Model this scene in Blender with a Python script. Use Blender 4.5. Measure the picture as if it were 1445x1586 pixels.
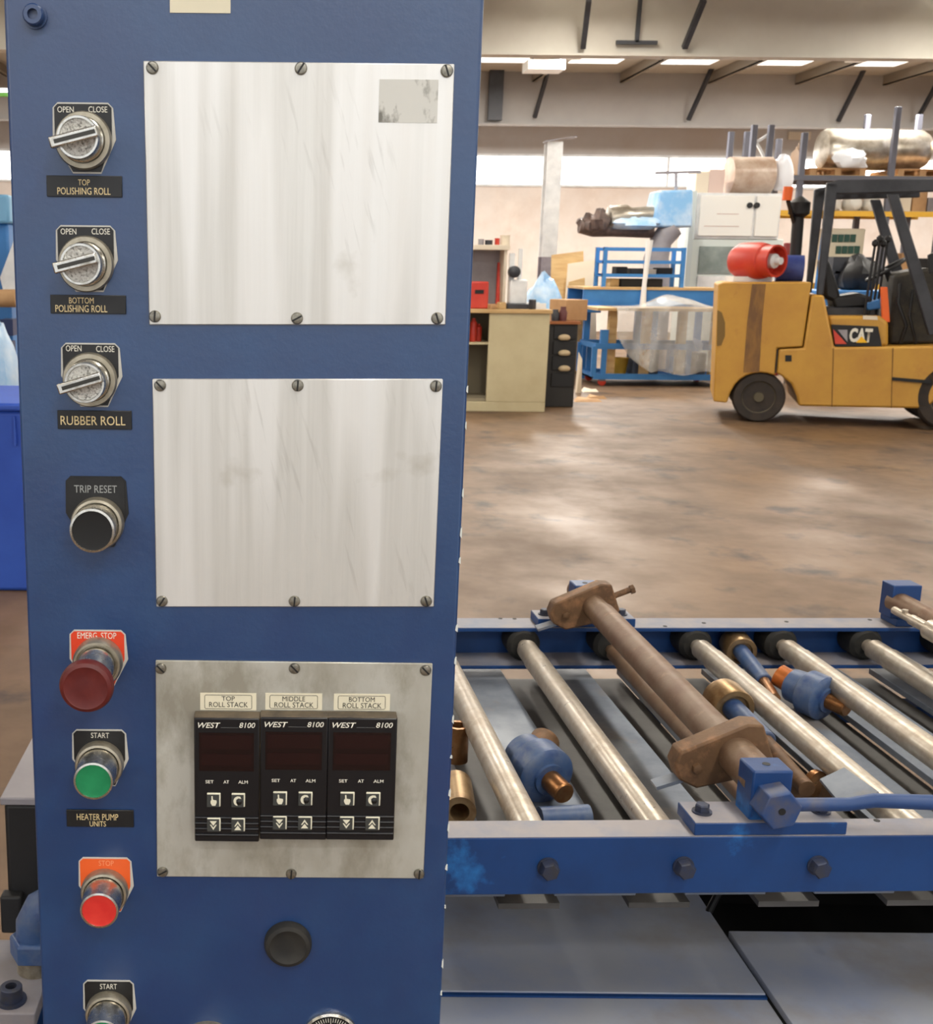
import bpy, bmesh, math, random
from mathutils import Vector, Matrix
random.seed(7)
for o in list(bpy.data.objects): bpy.data.objects.remove(o)
scene = bpy.context.scene
COL = scene.collection
V = Vector

# ------------------------------------------------------------------ camera
F, CX, CY = 1800.0, 440.0, 793.0           # focal length and principal point in pixels of a 1445 x 1586 frame
PITCH, ROLL, EYE = math.atan(388 / 1800.0), 0.010, 1.5
W, H = 1445.0, 1586.0
cd = bpy.data.cameras.new('camera'); cam = bpy.data.objects.new('camera', cd); COL.objects.link(cam)
cd.sensor_fit = 'VERTICAL'; cd.sensor_height = 36.0
cd.lens = F / H * 36.0
cd.shift_x = (W / 2 - CX) / H; cd.shift_y = -(H / 2 - CY) / H
cam.location = (0, 0, EYE)
cam.rotation_euler = (Matrix.Rotation(math.pi / 2 - PITCH, 3, 'X') @ Matrix.Rotation(ROLL, 3, 'Z')).to_euler()
cd.clip_start = 0.02; cd.clip_end = 200
cd.dof.use_dof = True; cd.dof.focus_distance = 1.05; cd.dof.aperture_fstop = 26.0
scene.camera = cam

# ------------------------------------------------------------------ world, lamps, exposure
wd = bpy.data.worlds.new('world'); scene.world = wd; wd.use_nodes = True
wd.node_tree.nodes['Background'].inputs[0].default_value = (0.96, 0.98, 1.0, 1)
wd.node_tree.nodes['Background'].inputs[1].default_value = 1.35
vs = scene.view_settings
vs.view_transform = 'Standard'; vs.look = 'None'; vs.gamma = 1.0; vs.use_curve_mapping = False
vs.exposure = 0.0
LAMP_W = 98.0
LAMPS = [(x, y, 4.5) for y in (-4.5, 0.3, 5.0, 9.5) for x in (-5.0, 1.6, 8.0)] + [(x, 14.6, 4.82) for x in (-6.0, -1.0, 4.0, 9.0, 14.0)]  # last row is added, unseen, to brighten the column and near rafter
for (x, y, z) in LAMPS:
    ld = bpy.data.lights.new('tube_light', 'AREA'); ld.shape = 'RECTANGLE'; ld.size = 0.25; ld.size_y = 2.4
    ld.energy = LAMP_W * (1.8 if y > 12 else 1.3 if y > 9 else 1.0); ld.color = (1.0, 0.95, 0.86)
    lo = bpy.data.objects.new('tube_light', ld); COL.objects.link(lo); lo.location = (x, y, z)
    lu = bpy.data.lights.new('tube_uplight', 'AREA'); lu.shape = 'RECTANGLE'; lu.size = 0.3; lu.size_y = 2.4
    lu.energy = LAMP_W * 0.8; lu.color = (1.0, 0.95, 0.86)
    lo = bpy.data.objects.new('tube_uplight', lu); COL.objects.link(lo); lo.location = (x, y, z + 0.14); lo.rotation_euler = (math.pi, 0, 0)
# unseen fill lamp, added to brighten the top of the pillar
ld = bpy.data.lights.new('pillar_fill_light', 'AREA'); ld.shape = 'RECTANGLE'; ld.size = 1.3; ld.size_y = 0.16; ld.energy = 13.0; ld.color = (0.98, 0.98, 1.0)
FILL_POS = (-0.15, -0.50, 2.42)
lo = bpy.data.objects.new('pillar_fill_light', ld); COL.objects.link(lo); lo.location = FILL_POS
FAR_W = 520.0
FAR = [(x, y) for y in (20.6,) for x in (-6.0, 0.0, 5.0, 10.0, 15.0, 20.0)]  # unseen lamps added behind the near rafter to brighten the back wall
for (x, y) in FAR:
    ld = bpy.data.lights.new('far_fill_light', 'AREA'); ld.shape = 'RECTANGLE'; ld.size = 0.3; ld.size_y = 2.4
    ld.energy = FAR_W; ld.color = (1.0, 0.95, 0.88)
    lo = bpy.data.objects.new('far_fill_light', ld); COL.objects.link(lo); lo.location = (x, y, 5.02)

# ------------------------------------------------------------------ pixel -> place
def ray(px, py):
    x = (px - CX) / F; y = (py - CY) / F
    c, s = math.cos(ROLL), math.sin(ROLL)
    a = x * c + y * s; b = -x * s + y * c
    cp, sp = math.cos(PITCH), math.sin(PITCH)
    return V((a, cp - b * sp, -sp - b * cp))
def PY(px, py, Y):
    r = ray(px, py); return V((0, 0, EYE)) + r * (Y / r.y)
def PZ(px, py, z):
    r = ray(px, py); return V((0, 0, EYE)) + r * ((z - EYE) / r.z)

# ------------------------------------------------------------------ materials
MATS = {}
def mat(name, c, rough=0.5, metal=0.0, c2=None, scale=8.0, lo=0.4, hi=0.65, stretch=(1, 1, 1), bump=0.0, bscale=None,
        detail=6.0, rvar=0.0, alpha=1.0, trans=0.0, coat=0.0, emit=None, estr=0.0, c3=None, scale3=2.0, lo3=0.5, hi3=0.7):
    if name in MATS: return MATS[name]
    m = bpy.data.materials.new(name); m.use_nodes = True; MATS[name] = m
    nt = m.node_tree; N = nt.nodes; L = nt.links
    b = N['Principled BSDF']
    def srgb(t): return tuple(((v / 255.0) / 12.92 if v / 255.0 <= 0.04045 else ((v / 255.0 + 0.055) / 1.055) ** 2.4) for v in t) + (1,)
    b.inputs['Base Color'].default_value = srgb(c); b.inputs['Roughness'].default_value = rough; b.inputs['Metallic'].default_value = metal
    b.inputs['Alpha'].default_value = alpha; b.inputs['Transmission Weight'].default_value = trans; b.inputs['Coat Weight'].default_value = coat
    if emit: b.inputs['Emission Color'].default_value = srgb(emit); b.inputs['Emission Strength'].default_value = estr
    tc = N.new('ShaderNodeTexCoord'); mp = N.new('ShaderNodeMapping'); mp.inputs['Scale'].default_value = stretch
    L.new(tc.outputs['Object'], mp.inputs['Vector'])
    def noise(sc, d=detail):
        n = N.new('ShaderNodeTexNoise'); n.inputs['Scale'].default_value = sc; n.inputs['Detail'].default_value = d; n.inputs['Roughness'].default_value = 0.62
        L.new(mp.outputs[0], n.inputs['Vector']); return n
    def ramp(src, a, z):
        r = N.new('ShaderNodeMapRange'); r.inputs[1].default_value = a; r.inputs[2].default_value = z
        L.new(src, r.inputs[0]); return r.outputs[0]
    if c2 is not None:
        n = noise(scale); fac = ramp(n.outputs['Fac'], lo, hi)
        mx = N.new('ShaderNodeMix'); mx.data_type = 'RGBA'; L.new(fac, mx.inputs[0])
        mx.inputs[6].default_value = srgb(c); mx.inputs[7].default_value = srgb(c2); out = mx.outputs[2]
        if c3 is not None:
            n3 = noise(scale3, 8); f3 = ramp(n3.outputs['Fac'], lo3, hi3)
            m3 = N.new('ShaderNodeMix'); m3.data_type = 'RGBA'; L.new(f3, m3.inputs[0]); L.new(out, m3.inputs[6]); m3.inputs[7].default_value = srgb(c3); out = m3.outputs[2]
        L.new(out, b.inputs['Base Color'])
        if rvar:
            rr = N.new('ShaderNodeMapRange'); rr.inputs[1].default_value = 0.3; rr.inputs[2].default_value = 0.7
            rr.inputs[3].default_value = max(0.03, rough - rvar); rr.inputs[4].default_value = min(1, rough + rvar); L.new(n.outputs['Fac'], rr.inputs[0]); L.new(rr.outputs[0], b.inputs['Roughness'])
    if bump:
        nb = noise(bscale or scale * 4); bp = N.new('ShaderNodeBump'); bp.inputs['Strength'].default_value = bump; bp.inputs['Distance'].default_value = 0.004
        L.new(nb.outputs['Fac'], bp.inputs['Height']); L.new(bp.outputs[0], b.inputs['Normal'])
    return m
panel_blue = mat('panel_blue_paint', (8, 53, 101), 0.36, 0, (12, 60, 108), 14, bump=0.06, bscale=160, c3=(9, 47, 98), scale3=5, rvar=0.06)
panel_blue.node_tree.nodes['Principled BSDF'].inputs['Specular IOR Level'].default_value = 0.95
chip_white = mat('chipped_primer', (206, 210, 205), 0.7)
rail_blue = mat('rail_blue_paint', (16, 62, 120), 0.42, 0, (14, 55, 108), 9, c3=(32, 106, 176), scale3=6, lo3=0.60, hi3=0.67, bump=0.05, bscale=90)
lever_blue = mat('dusty_lever_blue', (34, 66, 118), 0.5, 0, (88, 84, 86), 9, 0.56, 0.72)
dusty_blue = mat('dusty_blue_paint', (146, 140, 142), 0.55, 0, (116, 124, 144), 10, c3=(150, 132, 112), scale3=5, lo3=0.55, hi3=0.72)
alu = mat('brushed_aluminium', (218, 216, 210), 0.42, 0.55, (204, 202, 196), 4, 0.35, 0.65, (22, 22, 0.6), bump=0.03, bscale=24, rvar=0.10)
def streaked_alu():
    nt = alu.node_tree; N = nt.nodes; L = nt.links; b = N['Principled BSDF']; tc = N.new('ShaderNodeTexCoord')
    def nz(scale, st, rot, lo, hi, det=3):
        mp = N.new('ShaderNodeMapping'); mp.inputs['Scale'].default_value = st
        rt_ = N.new('ShaderNodeVectorRotate'); rt_.rotation_type = 'Y_AXIS'; rt_.inputs['Angle'].default_value = rot
        L.new(tc.outputs['Object'], rt_.inputs['Vector']); L.new(rt_.outputs[0], mp.inputs['Vector'])
        n = N.new('ShaderNodeTexNoise'); n.inputs['Scale'].default_value = scale; n.inputs['Detail'].default_value = det; L.new(mp.outputs[0], n.inputs['Vector'])
        r = N.new('ShaderNodeMapRange'); r.inputs[1].default_value = lo; r.inputs[2].default_value = hi; L.new(n.outputs['Fac'], r.inputs[0]); return r.outputs[0]
    def mix(f, a, c):
        m = N.new('ShaderNodeMix'); m.data_type = 'RGBA'; L.new(f, m.inputs[0]); L.new(a, m.inputs[6]); m.inputs[7].default_value = c; return m.outputs[2]
    def mul(a, c):
        m = N.new('ShaderNodeMath'); m.operation = 'MULTIPLY'; L.new(a, m.inputs[0])
        if isinstance(c, float): m.inputs[1].default_value = c
        else: L.new(c, m.inputs[1])
        return m.outputs[0]
    base = b.inputs['Base Color'].links[0].from_socket
    broad = nz(9, (4.5, 1, 0.25), 0.0, 0.50, 0.60, 1)  # paler vertical bands: wipe streaks and reflected light put into the colour
    o1 = mix(mul(broad, 0.7), base, (0.80, 0.79, 0.76, 1))
    scr = mul(nz(30, (9, 1, 0.7), 0.25, 0.58, 0.68, 4), nz(9, (1, 1, 1), 0.0, 0.50, 0.60, 2))
    o2 = mix(mul(scr, 0.22), o1, (0.30, 0.28, 0.25, 1))
    stain = nz(16, (1, 1, 1), 0.0, 0.66, 0.74, 6)
    o3 = mix(mul(stain, 0.35), o2, (0.36, 0.32, 0.24, 1))
    L.new(o3, b.inputs['Base Color'])
streaked_alu()
alu_dirty = mat('smeared_aluminium', (180, 178, 166), 0.45, 0.5, (196, 195, 186), 14, 0.40, 0.62, (1.2, 1, 0.6), c3=(160, 156, 142), scale3=22, lo3=0.45, hi3=0.62, bump=0.03, bscale=200, rvar=0.12)
residue = mat('glue_residue', (206, 205, 198), 0.6, 0.2, (120, 118, 110), 70, 0.54, 0.66, (1, 1, 0.5))
steel = mat('screw_steel', (150, 146, 134), 0.35, 0.85, (110, 106, 96), 300, 0.4, 0.7)
dark_slot = mat('slot_black', (20, 20, 20), 0.6)
chrome = mat('worn_chrome', (205, 203, 196), 0.27, 1.0, (150, 144, 130), 120, 0.5, 0.75, rvar=0.1)
rough_chrome = mat('pitted_chrome', (200, 200, 196), 0.28, 1.0, (96, 96, 92), 520, 0.5, 0.7, bump=0.5, bscale=600)
nickel = mat('dull_nickel', (178, 170, 152), 0.38, 0.8, (150, 142, 124), 80)
black_plate = mat('black_laminate', (16, 17, 19), 0.45, 0, (26, 26, 27), 60)
edge_white = mat('plate_edge_white', (190, 188, 180), 0.5)
engraved = mat('engraved_white', (226, 222, 208), 0.6)
engraved_gold = mat('engraved_cream', (222, 200, 150), 0.6)
engraved_faint = mat('engraved_faded', (150, 152, 150), 0.6)
stop_faint = mat('engraved_faded_on_orange', (236, 150, 104), 0.6)
red_plate = mat('red_laminate', (214, 62, 28), 0.45)
orange_plate = mat('orange_laminate', (226, 92, 34), 0.45)
mush_red = mat('mushroom_red', (84, 18, 16), 0.5, 0, (94, 26, 22), 90)
green_btn = mat('green_button', (18, 120, 74), 0.38, 0, (30, 134, 84), 70)
red_btn = mat('red_button', (204, 42, 38), 0.38, 0, (216, 58, 48), 70)
black_btn = mat('black_button', (14, 14, 14), 0.4)
rubber = mat('black_rubber', (26, 26, 25), 0.7, 0, (40, 38, 34), 60)
ctl_black = mat('controller_black', (16, 16, 20), 0.32)
ctl_case = mat('controller_case_dusty', (96, 84, 68), 0.7, 0, (70, 62, 52), 60)
ctl_red = mat('controller_red_window', (22, 7, 9), 0.15)
key_grey = mat('key_grey', (58, 60, 58), 0.45)
key_light = mat('key_print_cream', (222, 218, 196), 0.5)
sticker = mat('cream_sticker', (222, 214, 188), 0.55)
ink = mat('black_ink', (36, 34, 30), 0.6)
floor_m = mat('stained_concrete', (120, 94, 68), 0.55, 0, (94, 72, 51), 1.1, 0.38, 0.62, rvar=0.14, bump=0.08, bscale=14, c3=(64, 50, 41), scale3=3.0, lo3=0.55, hi3=0.70)
wall_m = mat('cream_wall', (226, 216, 208), 0.8, 0, (216, 200, 188), 0.8, c3=(232, 220, 210), scale3=1.5)
wall_top = mat('grey_liner', (200, 196, 194), 0.8, 0, (192, 182, 174), 0.5)
liner = mat('roof_liner', (206, 202, 192), 0.8, 0, (194, 190, 180), 0.4)
purlin_m = mat('purlin_grey', (150, 142, 130), 0.6)
rafter_m = mat('rafter_cream', (204, 200, 190), 0.7, 0, (190, 184, 174), 0.5)
far_rafter = mat('rafter_grey', (170, 166, 162), 0.7, 0, (152, 148, 146), 0.3)  # greyed in colour to offset the brightness of the added far lamps
skylight_m = mat('skylight_sheet', (250, 250, 245), 0.5, emit=(255, 252, 244), estr=1.6)
daylight = mat('daylit_glass', (250, 250, 250), 0.3, emit=(255, 253, 250), estr=4.0)
white_paint = mat('white_paint', (234, 235, 235), 0.5, 0, (208, 210, 212), 3)
grey_paint = mat('grey_paint', (150, 146, 150), 0.55, 0, (132, 128, 134), 3)
dark_grey = mat('dark_grey_steel', (58, 60, 66), 0.5, 0, (44, 46, 52), 6)
black_m = mat('black_plastic', (20, 20, 22), 0.55)
beige = mat('beige_cabinet', (196, 184, 148), 0.55, 0, (184, 170, 134), 2.2)
beige_in = mat('beige_inner', (142, 132, 110), 0.7)  # darker copy of the beige: shade of the open bay put into the colour
yellow = mat('forklift_yellow', (196, 148, 58), 0.5, 0, (184, 134, 54), 2.4, c3=(176, 124, 52), scale3=5, lo3=0.6, hi3=0.75)
grime = mat('brown_grime', (112, 80, 50), 0.75, 0, (146, 106, 54), 4, stretch=(3, 3, 0.8))
bright_blue = mat('shop_blue', (56, 124, 190), 0.5, 0, (46, 112, 178), 3)
bin_blue = mat('bin_blue', (46, 84, 186), 0.5, 0, (54, 96, 200), 2)
red_m = mat('shop_red', (196, 52, 38), 0.45, 0, (206, 70, 48), 5)
orange_m = mat('safety_orange', (236, 104, 36), 0.5)
wood = mat('plywood', (204, 172, 122), 0.7, 0, (186, 150, 100), 3, stretch=(1, 1, 6))
card = mat('cardboard', (188, 150, 108), 0.8, 0, (172, 134, 94), 4)
cream_box = mat('cream_carton', (226, 214, 194), 0.8)
wrap_clear = mat('clear_plastic_sheet', (196, 196, 192), 0.22, 0, (222, 222, 220), 5, alpha=0.34, bump=0.8, bscale=10)
wrap_blue = mat('pale_blue_wrap', (128, 178, 222), 0.35, 0, (196, 214, 232), 3, bump=0.5, bscale=12)
silver_wrap = mat('silver_foil_wrap', (204, 198, 186), 0.3, 0.75, (160, 150, 134), 5, bump=0.5, bscale=12)
rust = mat('rusty_steel', (112, 84, 58), 0.62, 0.2, (92, 66, 44), 18, c3=(146, 106, 74), scale3=34, bump=0.15, bscale=120)
rust_shaft = mat('dusty_brown_shaft', (126, 104, 84), 0.5, 0.3, (112, 82, 60), 26, c3=(160, 130, 104), scale3=60, lo3=0.6, hi3=0.75, bump=0.1, bscale=160)
roller_m = mat('dull_roller_steel', (200, 190, 175), 0.36, 0.55, (176, 162, 144), 26, c3=(212, 206, 194), scale3=70, lo3=0.5, hi3=0.8, rvar=0.1)
tray_m = mat('tray_grey_blue', (126, 134, 146), 0.45, 0.15, (104, 112, 126), 9, c3=(140, 126, 110), scale3=6, lo3=0.55, hi3=0.75, rvar=0.12)
tray_dark = mat('tray_channel', (84, 82, 80), 0.55, 0.1, (70, 68, 66), 10)
deck_m = mat('deck_grey_blue', (166, 170, 180), 0.7, 0.0, (150, 160, 184), 6, c3=(146, 138, 128), scale3=4, lo3=0.5, hi3=0.75)
bronze = mat('bronze', (160, 116, 76), 0.35, 0.85, (138, 92, 54), 40, rvar=0.1)
brass = mat('tarnished_brass', (172, 144, 106), 0.38, 0.75, (134, 104, 72), 30)
union_blue = mat('union_blue', (58, 86, 130), 0.45, 0, (92, 104, 128), 26, c3=(44, 68, 118), scale3=40)
bolt_dark = mat('dark_bolt', (52, 60, 84), 0.5, 0.3, (62, 62, 68), 60)
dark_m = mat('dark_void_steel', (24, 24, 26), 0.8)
batten_m = mat('batten_white', (236, 236, 230), 0.5)

# ------------------------------------------------------------------ mesh helpers
class MB:
    def __init__(s): s.v = []; s.f = []
    def add(s, vs, fs):
        n = len(s.v); s.v += [V(p) for p in vs]; s.f += [tuple(i + n for i in f) for f in fs]; return s
    def box(s, a, b):
        x0, y0, z0 = [min(a[i], b[i]) for i in range(3)]; x1, y1, z1 = [max(a[i], b[i]) for i in range(3)]
        return s.add([(x0,y0,z0),(x1,y0,z0),(x1,y1,z0),(x0,y1,z0),(x0,y0,z1),(x1,y0,z1),(x1,y1,z1),(x0,y1,z1)],
                     [(0,3,2,1),(4,5,6,7),(0,1,5,4),(1,2,6,5),(2,3,7,6),(3,0,4,7)])
    def obox(s, c, ax, ay, az):                       # half-axes as vectors
        c = V(c); P = [c + ax * i + ay * j + az * k for k in (-1, 1) for (i, j) in ((-1,-1),(1,-1),(1,1),(-1,1))]
        return s.add(P, [(0,3,2,1),(4,5,6,7),(0,1,5,4),(1,2,6,5),(2,3,7,6),(3,0,4,7)])
    def bar(s, p0, p1, w, h, up=(0, 0, 1)):
        p0 = V(p0); p1 = V(p1); d = (p1 - p0); u = V(up); sd = d.cross(u)
        if sd.length < 1e-6: sd = d.cross(V((1, 0, 0)))
        sd.normalize(); u = sd.cross(d).normalized()
        return s.obox((p0 + p1) / 2, d / 2, sd * w / 2, u * h / 2)
    def lathe(s, o, ax, prof, n=28, ref=None):
        o = V(o); ax = V(ax).normalized(); r = V(ref) if ref else (V((0, 0, 1)) if abs(ax.z) < 0.9 else V((1, 0, 0)))
        a = (r - ax * r.dot(ax)).normalized(); b = ax.cross(a)
        vs = []; fs = []
        for (rad, h) in prof:
            for k in range(n):
                t = 2 * math.pi * k / n; vs.append(o + ax * h + (a * math.cos(t) + b * math.sin(t)) * rad)
        for j in range(len(prof) - 1):
            for k in range(n): fs.append((j*n+k, j*n+(k+1) % n, (j+1)*n+(k+1) % n, (j+1)*n+k))
        fs.append(tuple(reversed(range(n)))); fs.append(tuple((len(prof)-1)*n + k for k in range(n)))
        return s.add(vs, fs)
    def cyl(s, p0, p1, r0, r1=None, n=20):
        p0 = V(p0); p1 = V(p1); return s.lathe(p0, p1 - p0, [(r0, 0), (r0 if r1 is None else r1, (p1 - p0).length)], n)
    def tube(s, p0, p1, ro, ri, n=24, deep=None):     # open-ended pipe
        p0 = V(p0); p1 = V(p1); L = (p1 - p0).length; d = deep or L * 0.6
        return s.lathe(p0, p1 - p0, [(ro, 0), (ro, L), (ri, L), (ri, L - d)], n)
    def prism(s, poly, ext):
        e = V(ext); n = len(poly); P = [V(p) for p in poly]
        return s.add(P + [p + e for p in P], [tuple(range(n)), tuple(reversed(range(n, 2*n)))] + [(i, i+n, (i+1) % n + n, (i+1) % n) for i in range(n)])
    def path(s, pts, r, n=8):
        pts = [V(p) for p in pts]; vs = []; fs = []
        for i, p in enumerate(pts):
            d = (pts[min(i+1, len(pts)-1)] - pts[max(i-1, 0)]).normalized()
            a = d.orthogonal().normalized() if i == 0 else (pa - d * pa.dot(d)).normalized()
            pa = a; b = d.cross(a)
            rr = r[i] if isinstance(r, (list, tuple)) else r
            for k in range(n): t = 2*math.pi*k/n; vs.append(p + (a*math.cos(t) + b*math.sin(t)) * rr)
        for j in range(len(pts)-1):
            for k in range(n): fs.append((j*n+k, j*n+(k+1) % n, (j+1)*n+(k+1) % n, (j+1)*n+k))
        fs.append(tuple(reversed(range(n)))); fs.append(tuple((len(pts)-1)*n + k for k in range(n)))
        return s.add(vs, fs)
    def blob(s, c, r, seed=0, amp=0.2, nu=14, nv=9):  # a lumpy bundle with a flat underside
        rnd = random.Random(seed); ph = [rnd.uniform(0, 6.28) for _ in range(6)]; vs = []; fs = []
        for j in range(nv + 1):
            t = math.pi * j / nv
            for i in range(nu):
                a = 2*math.pi*i/nu; q = 1 + amp * (math.sin(3*a+ph[0]+t*2)*0.5 + math.sin(5*a+ph[1]-t*3)*0.35 + rnd.uniform(-.3, .3))
                z = max(-0.7, math.cos(t) * q); vs.append((c[0]+r[0]*math.sin(t)*math.cos(a)*q, c[1]+r[1]*math.sin(t)*math.sin(a)*q, c[2]+r[2]*z))
        for j in range(nv):
            for i in range(nu): fs.append((j*nu+i, (j+1)*nu+i, (j+1)*nu+(i+1) % nu, j*nu+(i+1) % nu))
        return s.add(vs, fs)
    def build(s, name, m, parent=None, bevel=0.0, seg=2, smooth=True, label=None):
        me = bpy.data.meshes.new(name); me.from_pydata([tuple(p) for p in s.v], [], s.f); me.update()
        bm = bmesh.new(); bm.from_mesh(me); bmesh.ops.remove_doubles(bm, verts=bm.verts, dist=1e-7); bmesh.ops.recalc_face_normals(bm, faces=bm.faces); bm.to_mesh(me); bm.free()
        return finish(me, name, m, parent, bevel, seg, smooth, label)
def world_origin(o):
    p = V(o.location)
    while o.parent: o = o.parent; p += V(o.location)
    return p
def finish(me, name, m, parent=None, bevel=0.0, seg=2, smooth=True, label=None):
    me.materials.append(m)
    o = bpy.data.objects.new(name, me); COL.objects.link(o)
    if parent: off = world_origin(parent); o.parent = parent
    else:
        xs = [v.co for v in me.vertices]
        off = V(((min(c.x for c in xs)+max(c.x for c in xs))/2, (min(c.y for c in xs)+max(c.y for c in xs))/2, min(c.z for c in xs)))
        o.location = off
    me.transform(Matrix.Translation(-off))
    if smooth: me.shade_smooth(); me.set_sharp_from_angle(angle=math.radians(38))
    if bevel:
        b = o.modifiers.new('bevel', 'BEVEL'); b.width = bevel; b.segments = seg; b.limit_method = 'ANGLE'; b.angle_limit = math.radians(40); b.harden_normals = False
    if label: o['label'] = label
    return o
def tag(o, label, cat, group=None):
    o['label'] = label; o['category'] = cat
    if group: o['group'] = group
    return o
def struct(o): o['kind'] = 'structure'; return o
def thing(name, loc, label, cat, group=None):
    o = bpy.data.objects.new(name, None); COL.objects.link(o); o.location = V(loc); o.empty_display_size = 0.05
    return tag(o, label, cat, group)
def text(body, x0, x1, z0, z1, Y, m, parent, name='lettering', shear=0.0, bold=0.0, space=1.0):
    cu = bpy.data.curves.new('txt', 'FONT'); cu.body = body; cu.resolution_u = 3; cu.shear = shear; cu.offset = bold; cu.space_character = space; cu.extrude = 0.0
    t = bpy.data.objects.new('txt', cu); COL.objects.link(t); bpy.context.view_layer.update()
    me = bpy.data.meshes.new_from_object(t.evaluated_get(bpy.context.evaluated_depsgraph_get()))
    bpy.data.objects.remove(t); bpy.data.curves.remove(cu)
    xs = [v.co.x for v in me.vertices]; ys = [v.co.y for v in me.vertices]; a, b, c, d = min(xs), max(xs), min(ys), max(ys)
    for v in me.vertices: v.co = V((x0 + (v.co.x-a)/(b-a)*(x1-x0), Y, z0 + (v.co.y-c)/(d-c)*(z1-z0)))
    me.name = name
    return finish(me, name, m, parent, smooth=False)
def pxtext(body, px0, py0, px1, py1, Y, m, parent, **k):
    a = PY(px0, py1, Y); b = PY(px1, py0, Y); return text(body, a.x, b.x, a.z, b.z, Y, m, parent, **k)
def pbox(px0, py0, px1, py1, Y, d, mb=None):          # a box whose near face covers a pixel rectangle at distance Y
    a = PY(px0, (py0+py1)/2, Y); b = PY(px1, (py0+py1)/2, Y); c = PY((px0+px1)/2, py1, Y); e = PY((px0+px1)/2, py0, Y)
    return (mb or MB()).box((a.x, Y, c.z), (b.x, Y + d, e.z))

# ================================================================== THE SETTING
ROOF = 5.35
struct(MB().box((-14, -9, -0.1), (26, 27.2, 0)).build('floor', floor_m, smooth=False))
wb = struct(MB().box((-14, 27, 0), (26, 27.2, 3.22)).build('wall_back', wall_m, smooth=False))
struct(MB().box((-14, 27, 3.86), (26, 27.2, ROOF)).build('wall_back_upper', wall_top, smooth=False))
struct(MB().box((-14.2, -9, 0), (-14, 27.2, ROOF)).build('wall_left', wall_m, smooth=False))
struct(MB().box((26, -9, 0), (26.2, 27.2, ROOF)).build('wall_right', wall_m, smooth=False))
# long strip of daylit glazing in the back wall
wn = struct(MB().box((-14, 26.96, 3.19), (26, 27.04, 3.24)).box((-14, 26.96, 3.84), (26, 27.04, 3.89)).build('window_1', white_paint, smooth=False))
for k in range(16):
    x = -14 + k * 2.5
    MB().box((x + 0.03, 27.06, 3.24), (x + 2.47, 27.09, 3.84)).build('pane', daylight, wn, smooth=False)
    MB().box((x - 0.03, 27.0, 3.24), (x + 0.03, 27.06, 3.84)).build('mullion', white_paint, wn, smooth=False)
# roof: liner, rafters across the hall, purlins along it, translucent sheets between
ce = struct(MB().box((-14, -9, ROOF), (26, 27.2, ROOF + 0.08)).build('ceiling', liner, smooth=False))
RY = (1.0, 9.0, 17.0, 25.2)
for y in RY:
    m = MB(); m.box((-14, y, 4.32), (26, y + 0.02, ROOF)); m.box((-14, y - 0.12, 4.30), (26, y + 0.14, 4.325)); m.build('rafter', far_rafter if y > 20 else rafter_m, ce, smooth=False)
for k in range(22):
    x = -13 + k * 1.8
    MB().box((x, -9, ROOF - 0.2), (x + 0.03, 27, ROOF)).box((x, -9, ROOF - 0.2), (x + 0.09, 27, ROOF - 0.18)).build('purlin', purlin_m, ce, smooth=False)
for y in (19.2, 22.4):
    for k in (7, 8, 9, 10, 11, 12, 13):
        x = -13 + k * 1.8 + 0.45
        MB().box((x, y, ROOF - 0.02), (x + 0.95, y + 1.6, ROOF - 0.006)).build('skylight', skylight_m, ce, smooth=False)
# flange braces from rafter foot up to the purlins
for (x0, y0, x1, y1, Y) in ((828, 182, 848, 113, 25.1), (1066, 186, 1105, 100, 25.1), (1298, 188, 1342, 100, 25.1), (1420, 186, 1462, 110, 25.1),
                            (903, 74, 912, 0, 16.9), (1060, 74, 1090, 0, 16.9)):
    MB().bar(PY(x0, y0, Y), PY(x1, y1, Y - 0.5), 0.07, 0.07).build('brace', dark_grey, ce)
m = MB(); a = PY(986, 66, 16.9); m.bar(a, a + V((0.02, 0, 1.2)), 0.05, 0.05).bar(a + V((-0.28, 0, 0)), a + V((0.28, 0, 0)), 0.05, 0.05); m.build('pipe_hanger', dark_grey, ce)
# dark upper-left post against the far rafter
m = pbox(758, 84, 780, 186, 25.0, 0.12); m.build('hanger_post', dark_grey, ce)
# fluorescent battens above the lamps, the added fill ones too, and one in the frame between the rafters
for i, (x, y, z) in enumerate(LAMPS):
    z += 0.03
    o = thing('fluorescent_batten', (x, y, z), 'long white fluorescent batten hung under the roof purlins', 'light', 'battens under the roof')
    MB().box((x-0.14, y-1.22, z), (x+0.14, y+1.22, z + 0.07)).build('housing', batten_m, o, smooth=False)
    for s in (-0.9, 0.9): MB().cyl((x, y+s, z + 0.07), (x, y+s, ROOF - 0.0), 0.012, n=8).build('hanger_rod', dark_grey, o)
for (x, y) in FAR:
    o = thing('far_fill_batten', (x, y, 5.04), 'white housing of an unseen added fill lamp between the far beams', 'light', 'added fill lamps between the far beams')
    MB().box((x-0.16, y-1.22, 5.04), (x+0.16, y+1.22, 5.10)).build('housing', batten_m, o, smooth=False)
    for s in (-0.9, 0.9): MB().cyl((x, y+s, 5.10), (x, y+s, ROOF), 0.012, n=8).build('hanger_rod', dark_grey, o)
o = thing('pillar_fill_batten', FILL_POS, 'short white housing of an added fill lamp over the control pillar', 'light')
MB().box((FILL_POS[0]-0.68, FILL_POS[1]-0.10, FILL_POS[2]+0.02), (FILL_POS[0]+0.68, FILL_POS[1]+0.10, FILL_POS[2]+0.08)).build('housing', batten_m, o, smooth=False)
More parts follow.
